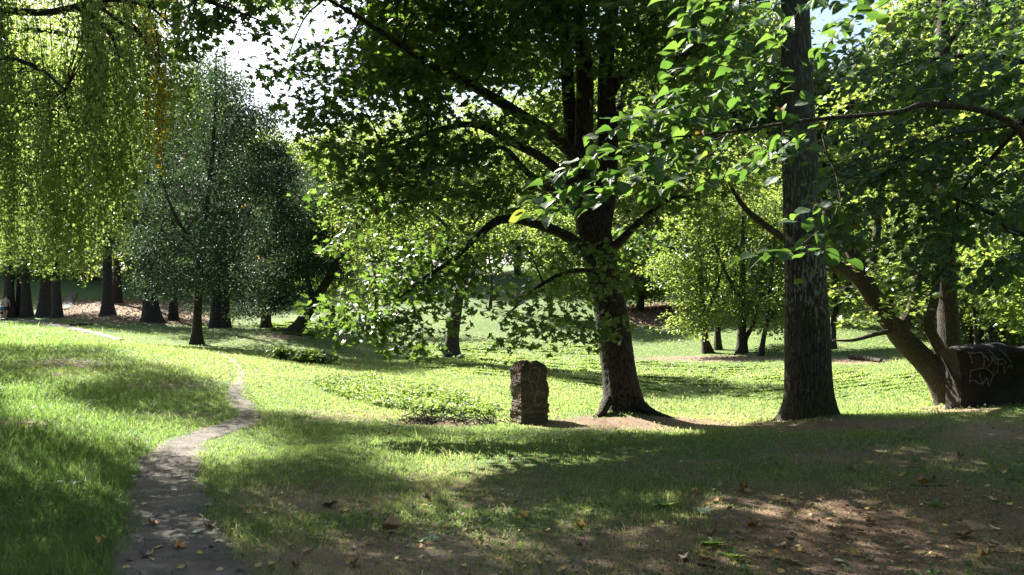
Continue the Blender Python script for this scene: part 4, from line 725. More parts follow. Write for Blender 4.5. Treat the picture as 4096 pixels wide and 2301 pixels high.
copse('copse_tree', 'single upright trunk of the copse standing just behind the twin stems', 2872, 1400, .19, -5, [(2920, 1200, 0, 90, 60, 1), (2900, 1080, .5, 100, 80, 1.2), (2960, 960, .5, 110, 80, 1.2), (2900, 830, .5, 120, 90, 1.4), (3000, 720, 1, 120, 90, 1.4)])
copse('copse_tree', 'stout copse tree with a curved second stem at its foot, middle of the copse', 2965, 1412, .25, 5, [(3000, 1180, -1, 100, 60, 1), (2930, 1270, -1.2, 60, 40, .6), (3060, 1260, -1, 80, 50, .8), (3090, 1130, -.6, 90, 70, 1), (3020, 1020, -.5, 110, 80, 1.2), (3120, 1000, 0, 90, 80, 1.2), (3060, 880, 0, 110, 80, 1.3), (2980, 640, 1, 130, 100, 1.4)],
      [[(2985, 1415, 0, .15), (2982, 1360, 0, .12), (3005, 1310, 0, .12), (3030, 1240, 0, .10), (3050, 1120, 0, .05)]])
copse('copse_tree', 'thin leaning copse tree closest to the birch trunk', 3042, 1425, .13, 40, [(3110, 1200, -.6, 70, 60, .8), (3100, 1300, -.8, 50, 50, .6), (3140, 1090, 0, 80, 70, 1), (3200, 950, 0, 90, 80, 1)])
copse('copse_tree', 'bushy tree behind the birch with layered yellow-green leaves', 3330, 1395, .16, 10, [(3380, 1230, 0, 80, 60, .9), (3330, 1160, 0, 90, 60, 1), (3430, 1120, 0, 90, 70, 1), (3380, 1010, 0, 100, 80, 1.2), (3320, 860, .5, 110, 90, 1.3), (3450, 900, .5, 110, 90, 1.3)])
T = midtree('multi_stemmed_tree', 'tree with several stems fanning out, on the slope behind the big maple', 2722, 1212, [(2722, 1215, .20), (2712, 1180, .18), (2690, 1110, .15), (2660, 1040, .12), (2610, 930, .08), (2580, 800, .03)],
        [[(2722, 1200, 0, .14), (2725, 1120, 0, .11), (2700, 1040, 0, .09), (2680, 900, 0, .04)], [(2728, 1200, 0, .12), (2742, 1120, 0, .10), (2735, 1040, 0, .08), (2720, 900, 0, .03)], [(2715, 1190, 0, .10), (2680, 1130, -.5, .07), (2630, 1080, -1, .04)]],
        [(2620, 1150, -1, 80, 60, 1), (2560, 1080, -1, 90, 60, 1.2), (2640, 1210, -1, 60, 30, .6), (2600, 960, 0, 110, 80, 1.4), (2700, 880, 0, 100, 80, 1.4), (2500, 950, 0, 90, 80, 1.4), (2480, 1180, -.5, 80, 60, 1, .8), (2560, 800, 0, 120, 90, 1.4), (2400, 1080, 0, 80, 60, 1, .7)], S_LIGHT, group=None, dens=1.3, flare=(.3, .3, 3)); T.done()
for i_, (X, Y, hh_, lab) in enumerate([(1500, 1290, 400, 'young bright tree on the slope seen through the left side of the big maple'), (1960, 1235, 380, 'young bright tree on the slope just left of the big maple trunk'), (2200, 1270, 420, 'young bright tree on the slope tucked against the big maple trunk'), (2450, 1250, 420, 'young bright tree on the slope right of the big maple trunk'), (1330, 1280, 380, 'young tree on the slope beyond the leaning trunk'), (3180, 1300, 460, 'young tree on the slope hidden partly by the birch trunk'), (3560, 1310, 440, 'young tree on the slope seen under the crooked tree')]):
    T = midtree('young_tree', lab, X, Y, [(X, Y + 4, .14), (X + 6, Y - hh_ * .3, .11), (X - 5, Y - hh_ * .6, .07), (X, Y - hh_, .02)], [[(X, Y - hh_ * .3, 0, .07), (X + 70, Y - hh_ * .5, 0, .04), (X + 120, Y - hh_ * .6, 0, .01)], [(X, Y - hh_ * .4, 0, .07), (X - 70, Y - hh_ * .6, 0, .04), (X - 110, Y - hh_ * .7, 0, .01)]],
                [(X + rng.uniform(-90, 90), Y - hh_ * u, rng.uniform(-1, 1), rng.uniform(80, 120), rng.uniform(45, 70), 1.6, .8) for u in (.28, .4, .5, .62, .72, .82, .92, 1.0, 1.08)], dict(S_LIGHT, size=.19, r=.7), 'bark_far', 'light', 'young trees on the slope', 1.3, (.3, .3, 3), 9); T.done()
# thin trees right of the straight trunk, behind the block
for i, (X, Y, r, ln, lab, cl) in enumerate([(3908, 1400, .10, -25, 'thin dark sapling behind the graffiti block, nearest the straight trunk', [(3890, 1150, 0, 90, 70, .9), (3950, 1050, 0, 100, 80, 1), (3880, 940, .5, 100, 80, 1), (3930, 1300, .6, 50, 40, .5), (3980, 800, 0, 120, 90, 1)]),
                                           (3962, 1400, .09, -15, 'thin dark sapling behind the graffiti block, middle of three', [(4010, 1180, .5, 90, 70, .9), (3960, 1260, 1, 60, 50, .6), (4040, 900, 0, 120, 90, 1.1)]),
                                           (4010, 1400, .12, 30, 'forked dark sapling behind the graffiti block, farthest right of three', [(4070, 1250, .5, 70, 60, .7), (4060, 1080, 0, 100, 80, 1), (4100, 1330, 1, 60, 50, .6), (4090, 700, 0, 120, 100, 1.2)])]):
    T = midtree('sapling', lab, X, Y, [(X, Y + 10, r), (X + ln * .3, 1300, r * .85), (X + ln * .8, 1180, r * .75), (X + ln * 1.1, 1060, r * .6), (X + ln * 1.5, 900, r * .4), (X + ln * 2, 650, r * .12)], [[(X + ln * .7, 1200, 0, r * .5), (X + ln + 50, 1080, -.4, r * .3), (X + ln + 90, 960, -.6, r * .12)]], cl, dict(S_LIGHT, size=.12, r=.5), 'bark_far', 'light', 'saplings behind the graffiti block', .8, (.3, .3, 3), 9); T.done()

# trunks standing in the leaf litter far left, with their high crowns
for X, Y, r, top, lab, dbl in [(35, 1268, .48, 0, 'broad dark trunk right behind the walking man', 0), (78, 1266, .36, 5, 'reddish-brown trunk of the close pair near the walking man', 0), (106, 1268, .44, -8, 'dark trunk of the close pair near the walking man', 0), (178, 1266, .52, 8, 'massive flared trunk between the pair and the slim dark trunk', 1), (228, 1272, .38, -6, 'slim straight dark trunk left of the far path', 0),
                           (430, 1262, .42, 0, 'trunk with wide flared roots on the sunlit leaf litter', 1), (606, 1290, .54, -20, 'stout dark trunk leaning slightly left at the edge of the leaf litter', 1), (692, 1282, .30, 4, 'thin trunk on the leaf litter right of the stout trunk', 0), (868, 1312, .42, -4, 'dark trunk of the pair behind the dark-leaved tree', 0), (898, 1312, .32, 2, 'thinner right-hand trunk of the pair behind the dark-leaved tree', 0), (468, 1212, .40, 0, 'distant brown trunk beyond the flared trunk', 0)]:
    sp = dict(S_LIGHT, size=.22, r=.8, k=20)
    T = midtree('shade_tree', lab, X, Y, [(X, Y + 4, r), (X + top * .3, Y - 90, r * .82), (X + top, Y - 200, r * .72), (X + top, Y - 420, r * .6), (X + top, Y - 700, r * .4), (X + top, Y - 1100, r * .1)],
                [[(X + top, Y - 250, 0, r * .4), (X + top + 80, Y - 420, -1, r * .25), (X + top + 140, Y - 560, -1, r * .1)], [(X + top, Y - 320, 0, r * .4), (X + top - 90, Y - 480, 1, r * .25), (X + top - 150, Y - 600, 1, r * .1)]],
                [(X + rng.uniform(-110, 110), Y - k, rng.uniform(-2.5, 2.5), rng.uniform(80, 120), rng.uniform(70, 100), 2.2, .8) for k in (240, 320, 420, 520, 640, 760, 880, 1000)], sp, 'bark_red' if 'brown' in lab else 'bark_far', 'dark' if X > 500 else 'light', 'trees over the leaf litter', .8, (.7, .62 if dbl else .4, 3)); T.done()

# ------------------------------------------------------------------ the wood on the far slopes: three kinds, copied
def woodtree(name, label, h, wide, seed, leaf, spec):
    T = Tree(name, (0, 0, 0), label, 'bark_far', leaf, 'trees on the far wooded slopes')
    T.limb([(0, 0, -.4, .34), (.1, 0, h * .3, .26), (-.1, .1, h * .6, .18), (0, 0, h * .97, .03)], 'trunk', 9, .05, (.5, .5, 3), n=18, world=True)
    for k in range(7):
        a = k * 2.4 + seed; z = h * (.22 + .08 * k); T.limb([(0, 0, z, .12), (math.cos(a) * wide * .3, math.sin(a) * wide * .3, z + .8, .08), (math.cos(a) * wide * .62, math.sin(a) * wide * .62, z + 1.6, .02)], 'branch', 6, 0, n=7, world=True)
    for k in range(30):
        u = (k + .5) / 30; z = h * (.10 + .86 * u); w = wide * (math.sin(math.pi * min(1, (u * .88 + .12)) ** .8) ** .6); a = k * 2.39996 + seed; rr = w * rng.uniform(.35, .75)
        T.clump((math.cos(a) * rr, math.sin(a) * rr, z), (wide * .34, wide * .34, h * .055 + .3), 24, spec, shade=False, twigs=0)
    for o in T.root.children: pass
    return T.done()
_Hq = Hq
Hq = lambda x, y: np.full(np.shape(x), -5.0)
KINDS = [woodtree('broadleaf_tree', 'x', 17, 4.6, 0, 'far', S_FAR), woodtree('broadleaf_tree', 'x', 15, 5.2, 1.3, 'far', dict(S_FAR, flat=.3, up=1.2, size=.34)), woodtree('broadleaf_tree', 'x', 14, 3.9, 2.2, 'light', dict(S_FAR, size=.30))]
Hq = _Hq
WOOD = [(-150, 90, 560, 0), (40, 88, 600, 1), (200, 90, 560, 2), (360, 88, 560, 0), (520, 90, 470, 1), (640, 78, 420, 0), (760, 82, 330, 2), (850, 88, 380, 0), (950, 90, 470, 1), (1060, 80, 520, 2), (1180, 90, 560, 0), (1290, 84, 520, 2), (1400, 90, 480, 1), (1520, 86, 500, 2), (1650, 92, 430, 0), (1790, 86, 480, 2), (1930, 92, 420, 1), (2070, 86, 400, 2), (2210, 90, 350, 0), (2350, 84, 300, 2), (2500, 86, 200, 1),
        (2650, 75, -100, 2), (2800, 80, -50, 0), (2950, 71, -60, 2), (3080, 78, 40, 1), (3200, 70, 200, 2), (3330, 66, 260, 0), (3460, 68, 300, 2), (3580, 70, 180, 1), (3700, 60, -50, 2), (3850, 66, -200, 0), (4000, 55, -200, 2), (4130, 60, -300, 1), (4280, 48, -300, 2), (2560, 62, 700, 1), (3150, 58, 760, 0), (3600, 52, 700, 2), (3900, 44, 500, 1), (320, 100, 430, 1), (100, 98, 400, 2), (560, 98, 420, 1), (4200, 36, 200, 2)]
WL = ['tall green tree on the far slope behind the hanging birch strands', 'green tree on the far slope under the open patch of sky', 'backlit tree on the far slope glimpsed through the big maple crown', 'far slope tree between the big maple and the birch trunk', 'far slope tree behind the crooked pale tree and the hanging elm leaves']
def wl_(X): return WL[0 if X < 800 else 1 if X < 1310 else 2 if X < 2500 else 3 if X < 3250 else 4]
used = set()
for X, d, top, k in WOOD:
    p = P(X, 1200, d); z = H(p[0], p[1])[0]; tz = P(X, top, d)[2]; hh = KINDS[k].dimensions.z or 16; s = (tz - z) / (17, 15, 14)[k]; w = s ** .6 * rng.uniform(.95, 1.2)
    if k in used:
        r = KINDS[k].copy(); COL.objects.link(r)
        for ch in KINDS[k].children:
            c = ch.copy(); COL.objects.link(c); c.parent = r
    else: r = KINDS[k]; used.add(k)
    r.location = (p[0], d, z - .1); r.scale = (w, w, s); r.rotation_euler = (0, 0, rng.uniform(0, 6.28)); r['label'] = wl_(X)

# the wood goes on behind and beside the viewpoint
for i_, (x, y, s, k) in enumerate([(-15, -5, 1.1, 0), (-7, -9, 1.2, 1), (1.5, -8, 1.1, 2), (9, -8, 1.2, 0), (16, -3, 1.1, 1), (15, 5.5, 1.0, 2), (-19, 4, 1.1, 1), (20, 11, 1.0, 0), (-1, -16, 1.3, 0), (-13, -15, 1.3, 2), (12, -16, 1.3, 1), (25, 16, 1.1, 2), (-24, 12, 1.1, 0), (23, 2, 1.2, 0)]):
    r = KINDS[k].copy(); COL.objects.link(r)
    for ch in KINDS[k].children:
        c = ch.copy(); COL.objects.link(c); c.parent = r
    r.location = (x, y, H(x, y)[0] - .1); r.scale = (s,) * 3; r.rotation_euler = (0, 0, rng.uniform(0, 6.28)); tag(r, 'broadleaf tree of the surrounding wood, outside the picture', 'tree', 'trees of the surrounding wood')

# bushes along the foot of the far slope close the view under the crowns
def bush(name, X, Y, d, rx, ry, label, leaf='far', spec=None, n=60, group=None, tall=None):
    b = P(X, Y, d); b[2] = H(b[0], b[1])[0]; sc = d / 3400; T = Tree(name, b, label, 'twig', leaf, group); T.root['category'] = 'shrub'
    for k in range(5):
        a = k * 1.26; T.limb([(*b, .03), (*(b + [math.cos(a) * rx * sc * .4, math.sin(a) * rx * sc * .4, ry * sc * .8]), .012), (*(b + [math.cos(a) * rx * sc * .7, math.sin(a) * rx * sc * .5, ry * sc * 1.4]), .004)], 'stem', 5, 0, n=6, world=True)
    T.clump(b + [0, 0, ry * sc], (rx * sc, rx * sc * .7, ry * sc), n, spec or dict(S_FAR, r=.5, size=.22), twigs=0, shell=.5, shade=False, low=.03); T.done()
for X, d, rx, ry in [(60, 84, 160, 60), (330, 88, 140, 50), (620, 82, 150, 55), (900, 70, 140, 60), (1080, 74, 150, 80), (2420, 72, 150, 60), (3330, 64, 130, 50), (3560, 60, 130, 60), (3800, 52, 140, 60), (4000, 46, 150, 60), (4150, 40, 150, 70)]:
    bush('shrub', X, 1200, d, rx, ry, 'green shrub along the foot of the far wooded slope', group='shrubs along the far slope', n=90)
H_ = dict(tpl=HEX, k=12, r=.22, size=.16, flat=.5, up=.8, tilt=.5, droop=.3)
bush('leafy_weed', 1135, 1432, g1(1135, 1440)[1], 45, 22, 'light green upright weed on the sunlit ridge, left of the broad-leaved one', 'herb', H_, 40, None)
bush('leafy_weed', 1245, 1446, g1(1245, 1452)[1], 75, 20, 'broad-leaved pale green weed on the sunlit ridge edge', 'herb', dict(H_, size=.22, r=.28), 40, None)

# ------------------------------------------------------------------ stone pillar
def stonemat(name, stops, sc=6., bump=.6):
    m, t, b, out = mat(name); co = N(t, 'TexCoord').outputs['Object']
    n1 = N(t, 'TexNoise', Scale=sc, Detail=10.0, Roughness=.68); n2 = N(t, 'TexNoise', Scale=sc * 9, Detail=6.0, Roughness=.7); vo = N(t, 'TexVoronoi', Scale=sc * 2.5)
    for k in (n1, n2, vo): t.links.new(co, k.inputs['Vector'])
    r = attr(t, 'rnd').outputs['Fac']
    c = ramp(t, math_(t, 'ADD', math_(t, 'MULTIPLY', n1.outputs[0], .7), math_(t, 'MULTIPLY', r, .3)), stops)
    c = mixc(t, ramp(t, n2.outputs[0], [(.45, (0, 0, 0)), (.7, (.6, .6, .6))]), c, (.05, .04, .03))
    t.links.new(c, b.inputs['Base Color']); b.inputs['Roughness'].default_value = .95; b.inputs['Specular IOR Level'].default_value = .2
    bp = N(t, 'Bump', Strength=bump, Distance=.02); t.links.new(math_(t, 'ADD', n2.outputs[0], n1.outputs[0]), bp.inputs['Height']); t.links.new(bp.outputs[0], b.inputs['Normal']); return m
M['stone'] = stonemat('weathered stone', [(.25, (.07, .052, .040)), (.5, (.15, .115, .088)), (.75, (.27, .215, .17))])
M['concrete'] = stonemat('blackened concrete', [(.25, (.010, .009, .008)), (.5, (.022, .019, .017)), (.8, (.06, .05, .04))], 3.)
m, t, b, out = mat('chalky spray paint'); b.inputs['Base Color'].default_value = (.11, .115, .13, 1); b.inputs['Roughness'].default_value = .9; M['paint'] = m
m, t, b, out = mat('faded spray paint'); b.inputs['Base Color'].default_value = (.20, .185, .175, 1); b.inputs['Roughness'].default_value = .9; M['paint2'] = m
B = g1(2118, 1692); B[2] -= .05
T0 = empty('stone_pillar', B, 'short weathered pillar of layered stones with faint painted loops, standing alone on the crest', 'stone pillar')
W_, D_, HT = .53, .46, 1.06; yaw = R(24)
def rect(s):                            # rounded rectangle, s in 0..4 round the sides, starting at the front left corner
    k = int(s) % 4; f = s - int(s); c = [(-W_ / 2, -D_ / 2), (W_ / 2, -D_ / 2), (W_ / 2, D_ / 2), (-W_ / 2, D_ / 2)]; a, b = np.array(c[k]), np.array(c[(k + 1) % 4]); return a + (b - a) * f, k
ns, nz_ = 132, 100; pr = np.random.default_rng(4); v = []; rn = []
courses = np.cumsum(np.concatenate([[0], pr.uniform(.05, .12, 18)])); courses = courses / courses[-1] * HT * 1.0
joints = [np.sort(pr.random(int(pr.integers(7, 12))) * 4) for _ in courses]; offs = [pr.normal(0, .0055, 14) for _ in courses]
for iz in range(nz_ + 1):
    z = HT * iz / nz_; ci = min(len(courses) - 2, int(np.searchsorted(courses, z, side='right') - 1)); gr = min(abs(z - courses[ci]), abs(z - courses[ci + 1]))
    for is_ in range(ns):
        s = 4 * is_ / ns; p, k = rect(s); nrm = unit(p / np.array([W_, D_]) * np.abs(p / np.array([W_, D_])) ** 4 + 1e-9)
        ji = int(np.searchsorted(joints[ci], s)); gj = np.abs(joints[ci] - s).min() * .5
        kz = 1.15 - .85 * min(1, max(0, (z - .35) / .25)); d = kz * offs[ci][ji % 14] - kz * .012 * math.exp(-(gr / .008) ** 2) - .016 * math.exp(-(gj / .016) ** 2)
        d += .010 * math.sin(9 * z + 2.2 * s) + .012 * math.sin(17 * z - 3 * s) + pr.normal(0, .0035)
        cz = max(0, z - (HT - .16)) / .16; d -= .09 * cz ** 2.2 + .03 * cz * math.sin(3 * s + 1)
        if z < .12: d += .03 * (1 - z / .12)
        p = p * (1 - .03 * z) + nrm * d
        if z > .3: p[0] += .012 * math.sin(6 * z)
        c, s_ = math.cos(yaw), math.sin(yaw)
        v.append((p[0] * c - p[1] * s_, p[0] * s_ + p[1] * c, z + (.025 * math.sin(2.3 * s + 1) + .02 * pr.normal() * cz if iz > nz_ * .85 else 0))); rn.append((offs[ci][ji % 14] * 20 + .5))
v = np.array(v); i = np.arange(nz_)[:, None] * ns; j = np.arange(ns)[None]; q = np.stack([i + j, i + (j + 1) % ns, i + ns + (j + 1) % ns, i + ns + j], -1).reshape(-1, 4)
a = Acc(); a.add(v + B, q, np.full(len(q), 4), 0, np.clip(rn, 0, 1)); top = v[-ns:]; cen = top.mean(0) + [0, 0, .05]
mid = cen + (top - cen) * .5 + np.column_stack([np.zeros((ns, 2)), .03 * pr.normal(size=ns) * .6 + .01])
k = np.arange(ns); tv = np.vstack([top, mid, cen[None]]) + B
a.add(tv, np.stack([k, (k + 1) % ns, ns + (k + 1) % ns, ns + k], -1), np.full(ns, 4), 0); a.add(tv, np.stack([ns + k, ns + (k + 1) % ns, np.full(ns, 2 * ns)], -1), np.full(ns, 3), 0)
a.build('stonework', [M['stone']], T0)
def ribbon(a, pts, nrm, w):
    pts = np.asarray(pts); tg = unit(np.gradient(pts, axis=0)); sd = unit(np.cross(tg, nrm)); n = len(pts); ww = (w * np.clip(1 + .35 * np.sin(np.arange(n) * .9 + n) + .25 * rng.normal(size=n), .35, 2))[:, None] if np.ndim(w) == 0 else w
    v = np.stack([pts - sd * ww, pts + nrm * .005, pts + sd * ww], 1).reshape(-1, 3); i = np.arange(n - 1)[:, None] * 3 + np.array([0, 1])[None]
    q = np.stack([i, i + 1, i + 4, i + 3], -1).reshape(-1, 4); a.add(v, q, np.full(len(q), 4), 0)
a = Acc(); c, s_ = math.cos(yaw), math.sin(yaw); fn = np.array([s_, -c, 0])
for st in ([(2098, 1472), (2093, 1500), (2091, 1522), (2112, 1526), (2126, 1530), (2132, 1508), (2136, 1478), (2118, 1470), (2100, 1473)], [(2094, 1524), (2105, 1548), (2108, 1562)], [(2124, 1538), (2128, 1562), (2118, 1590), (2122, 1622)], [(2126, 1562), (2150, 1570), (2158, 1580)], [(2106, 1602), (2112, 1600), (2113, 1614)], [(2128, 1624), (2142, 1612), (2150, 1606)]):
    w = P([x for x, y in st], [y for x, y in st], B[1] - .2); lx = np.clip((w[:, 0] - B[0]) * 1.06, -.2, .26); pt = np.column_stack([B[0] + lx * c + (D_ / 2 + .012) * s_, B[1] + lx * s_ - (D_ / 2 + .012) * c, w[:, 2]])
    ribbon(a, cat(pt, 6 * len(st)), fn, .009)
a.build('graffiti', [M['paint2']], T0)

# ------------------------------------------------------------------ graffiti block
B = P(3862, 1636, 14.2); B[2] = H(B[0], B[1])[0] - .08
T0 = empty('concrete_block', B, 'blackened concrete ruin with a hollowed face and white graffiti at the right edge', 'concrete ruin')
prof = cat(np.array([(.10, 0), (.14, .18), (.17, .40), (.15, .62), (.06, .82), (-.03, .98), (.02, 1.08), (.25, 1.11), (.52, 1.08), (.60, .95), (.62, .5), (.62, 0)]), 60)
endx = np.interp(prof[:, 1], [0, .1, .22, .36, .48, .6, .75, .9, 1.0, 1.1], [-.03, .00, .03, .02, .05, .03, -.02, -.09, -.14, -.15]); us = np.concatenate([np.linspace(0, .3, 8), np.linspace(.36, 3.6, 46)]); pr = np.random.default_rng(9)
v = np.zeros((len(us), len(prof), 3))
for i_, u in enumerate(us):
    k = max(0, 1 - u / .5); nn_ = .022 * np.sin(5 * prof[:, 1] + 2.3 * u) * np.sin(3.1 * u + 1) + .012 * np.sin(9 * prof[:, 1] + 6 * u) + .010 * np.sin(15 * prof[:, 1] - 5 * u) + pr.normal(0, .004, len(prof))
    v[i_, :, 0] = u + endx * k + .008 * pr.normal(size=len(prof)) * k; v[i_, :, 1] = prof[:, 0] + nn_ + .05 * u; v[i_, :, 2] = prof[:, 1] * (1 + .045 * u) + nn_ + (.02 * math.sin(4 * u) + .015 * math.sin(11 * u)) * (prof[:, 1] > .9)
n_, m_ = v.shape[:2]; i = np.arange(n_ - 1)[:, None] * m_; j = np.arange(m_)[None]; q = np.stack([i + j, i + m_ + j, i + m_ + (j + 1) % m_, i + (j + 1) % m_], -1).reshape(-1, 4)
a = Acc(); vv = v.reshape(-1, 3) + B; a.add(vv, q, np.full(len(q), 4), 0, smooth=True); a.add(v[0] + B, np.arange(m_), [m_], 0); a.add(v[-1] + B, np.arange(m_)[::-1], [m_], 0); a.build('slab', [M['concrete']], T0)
a = Acc()
for st in ([(470, 270), (600, 300), (740, 280), (790, 330), (830, 480), (855, 600)], [(500, 290), (560, 380), (605, 490)], [(740, 280), (850, 380), (910, 440)], [(880, 230), (970, 300), (1080, 450), (1150, 550), (1190, 700)], [(950, 360), (970, 430), (940, 530), (880, 590)], [(960, 360), (1010, 430), (1070, 510)],
           [(620, 640), (740, 610), (870, 590), (1000, 640), (1140, 740)], [(630, 640), (660, 760), (655, 890)], [(830, 690), (900, 830), (920, 900), (960, 850), (990, 790), (1020, 860), (1035, 940), (1060, 910), (1110, 750)], [(1100, 210), (1220, 320), (1350, 430), (1420, 510)], [(1040, 380), (1120, 420), (1200, 400)], [(1240, 440), (1280, 480), (1320, 530)],
           [(1150, 530), (1220, 510), (1290, 600), (1320, 700), (1360, 580), (1430, 540), (1460, 600)], [(1080, 600), (1105, 670), (1130, 740)], [(670, 850), (740, 830), (850, 890), (920, 900)]):
    X = np.array([x for x, y in st]) / 4.824 + 3750; Y = np.array([y for x, y in st]) / 4.824 + 1350; w = P(X, Y, B[1] + .1); w = cat(w, 5 * len(st)); u = w[:, 0] - B[0]; h = (w[:, 2] - B[2]) / (1 + .045 * u)
    fr = v[:, :28].reshape(-1, 3); w[:, 1] = B[1] + np.array([np.sort(fr[np.argsort((fr[:, 0] - a1) ** 2 + (fr[:, 2] - a2) ** 2)[:4], 1])[0] for a1, a2 in zip(u, w[:, 2] - B[2])]) - .010; ribbon(a, w, np.array([0, -1., .05]), .0085)
a.build('graffiti', [M['paint']], T0)

# ------------------------------------------------------------------ brush pile, logs, sticks, scraps
a = Acc(); c0 = g1(1800, 1692)
for _ in range(260):
    k = rng.choice([-.45, .05, .55], p=[.45, .25, .3]); x = c0[0] + k + rng.normal(0, .18); y = c0[1] + rng.normal(0, .16); z = H(x, y)[0] + abs(rng.normal(0, .06)) * (1.3 if k < 0 else .9)
    L = rng.uniform(.12, .45); d = rng.normal(size=3) * [1, .8, .45]; d = unit(d) * L; p = np.array([x, y, z]); tube(a, cat(np.array([p - d / 2, p + rng.normal(0, .025, 3), p + d / 2 + [0, 0, rng.normal(.02, .05)]]), 5), np.linspace(rng.uniform(.004, .012), .002, 5), 4, 0)
tag(a.build('brush_pile', [M['twig']], None, c0), 'tangled heap of dead brown twigs lying left of the stone pillar', 'brush pile')
def log(name, label, pts, r, bark, cat_='log'):
    a = Acc(); w = np.array([g1(x, y) for x, y in pts]); w[:, 2] += r * .7; n = 14; c = cat(w, n); tube(a, c, np.linspace(r, r * .65, n), 9, 0, .06); tag(a.build(name, [M[bark]], None, c[0]), label, cat_)
log('fallen_log', 'pale fallen log lying on the grass beside the far path', [(285, 1307), (325, 1303), (372, 1303)], .09, 'bark_pale')
log('fallen_log', 'dark fallen log at the end of the bare bank behind the birch', [(3400, 1436), (3460, 1442), (3525, 1452)], .12, 'bark_far')
log('stick', 'dark crooked stick on the bare soil at the bottom right', [(2735, 2245), (2790, 2262), (2860, 2278)], .012, 'twig', 'stick')
log('stick', 'thin pale stick under the long curled leaf', [(1545, 2165), (1562, 2140), (1570, 2128)], .004, 'bark_pale', 'stick')
log('stick', 'thin dead twig on the trampled soil near the orange maple leaf', [(3640, 1944), (3700, 1948), (3790, 1946)], .006, 'twig', 'stick')
m, t, b, out = mat('white scrap'); b.inputs['Base Color'].default_value = (.75, .75, .72, 1); b.inputs['Roughness'].default_value = .6; M['scrap'] = m
def scrap(X, Y, s, label):
    c = g1(X, Y); a = Acc(); g = np.linspace(-1, 1, 6); xx, yy = np.meshgrid(g, g); z = .35 * rng.random(xx.shape) * s + .02; v = np.stack([c[0] + xx * s * (1 + .2 * rng.normal(size=xx.shape)), c[1] + yy * s, c[2] + z], -1)
    i = np.arange(5)[:, None] * 6; j = np.arange(5)[None]; q = np.stack([i + j, i + j + 1, i + 7 + j, i + 6 + j], -1).reshape(-1, 4); a.add(v, q, np.full(25, 4), 0); tag(a.build('paper_scrap', [M['scrap']], None, c), label, 'litter')
scrap(3530, 1447, .11, 'white crumpled scrap on the shaded grass beyond the dark log'); scrap(3110, 1592, .05, 'small white scrap on the valley grass close to the birch trunk'); scrap(3205, 1985, .012, 'tiny white scrap on the bare soil near the bottom right')

# ------------------------------------------------------------------ fallen leaves
def flat(name, base, dark, rough=.6):
    m, t, b, out = mat(name); co = N(t, 'TexCoord').outputs['Object']; n1 = N(t, 'TexNoise', Scale=30.0, Detail=5.0); t.links.new(co, n1.inputs['Vector']); oi = N(t, 'ObjectInfo')
    c = ramp(t, n1.outputs[0], [(.35, dark), (.6, base)]); hs = N(t, 'HueSaturation'); t.links.new(c, hs.inputs['Color']); t.links.new(math_(t, 'ADD', math_(t, 'MULTIPLY', oi.outputs['Random'], .7), .6), hs.inputs['Value']); t.links.new(hs.outputs[0], b.inputs['Base Color']); b.inputs['Roughness'].default_value = rough; M[name] = m
flat('yellow dead leaf', (.50, .34, .08), (.36, .20, .05)); flat('tan dead leaf', (.42, .30, .17), (.26, .16, .08)); flat('brown dead leaf', (.16, .085, .045), (.09, .05, .03)); flat('orange dead leaf', (.45, .20, .04), (.25, .09, .02)); flat('green shed leaf', (.16, .24, .10), (.10, .16, .06)); flat('pale underside leaf', (.42, .48, .30), (.30, .36, .2))
def oneleaf(name, tpl, curl):
    tv, tf = tpl; v = tv.copy(); v[:, 1] -= .5; v[:, 2] = curl * (v[:, 0] ** 2 * 1.6 + v[:, 1] ** 2 * .5) + .05 * np.sin(5 * v[:, 0] + 3 * v[:, 1]); v = np.vstack([v]); a = Acc(); a.add(v, np.concatenate([np.array(f) for f in tf]), [len(f) for f in tf]); return a
LM = {}
for kn, tpl, cl in (('birch', HEX, .5), ('birch2', OVATE, .35), ('maple', MAPLE, .35), ('maple2', MAPLE, .9), ('curl', OVATE, 1.8)):
    for mk in ('yellow dead leaf', 'tan dead leaf', 'brown dead leaf', 'orange dead leaf', 'green shed leaf', 'pale underside leaf'):
        LM[kn, mk] = (tpl, cl)
cache = {}
def fallen(X, Y, kind, mk, size, label, group=None, lift=.012):
    key = (kind, mk)
    if key not in cache:
        o = oneleaf('fallen_leaf', *LM[key]).build('fallen_leaf', [M[mk]]); cache[key] = o
    else: o = cache[key].copy(); COL.objects.link(o)
    p = g1(X, Y) if not isinstance(X, np.ndarray) else X
    o.location = (p[0], p[1], p[2] + lift + size * .06); o.scale = (size,) * 3; o.rotation_euler = (rng.normal(0, .22), rng.normal(0, .22), rng.uniform(0, 6.28)); return tag(o, label, 'leaf', group)
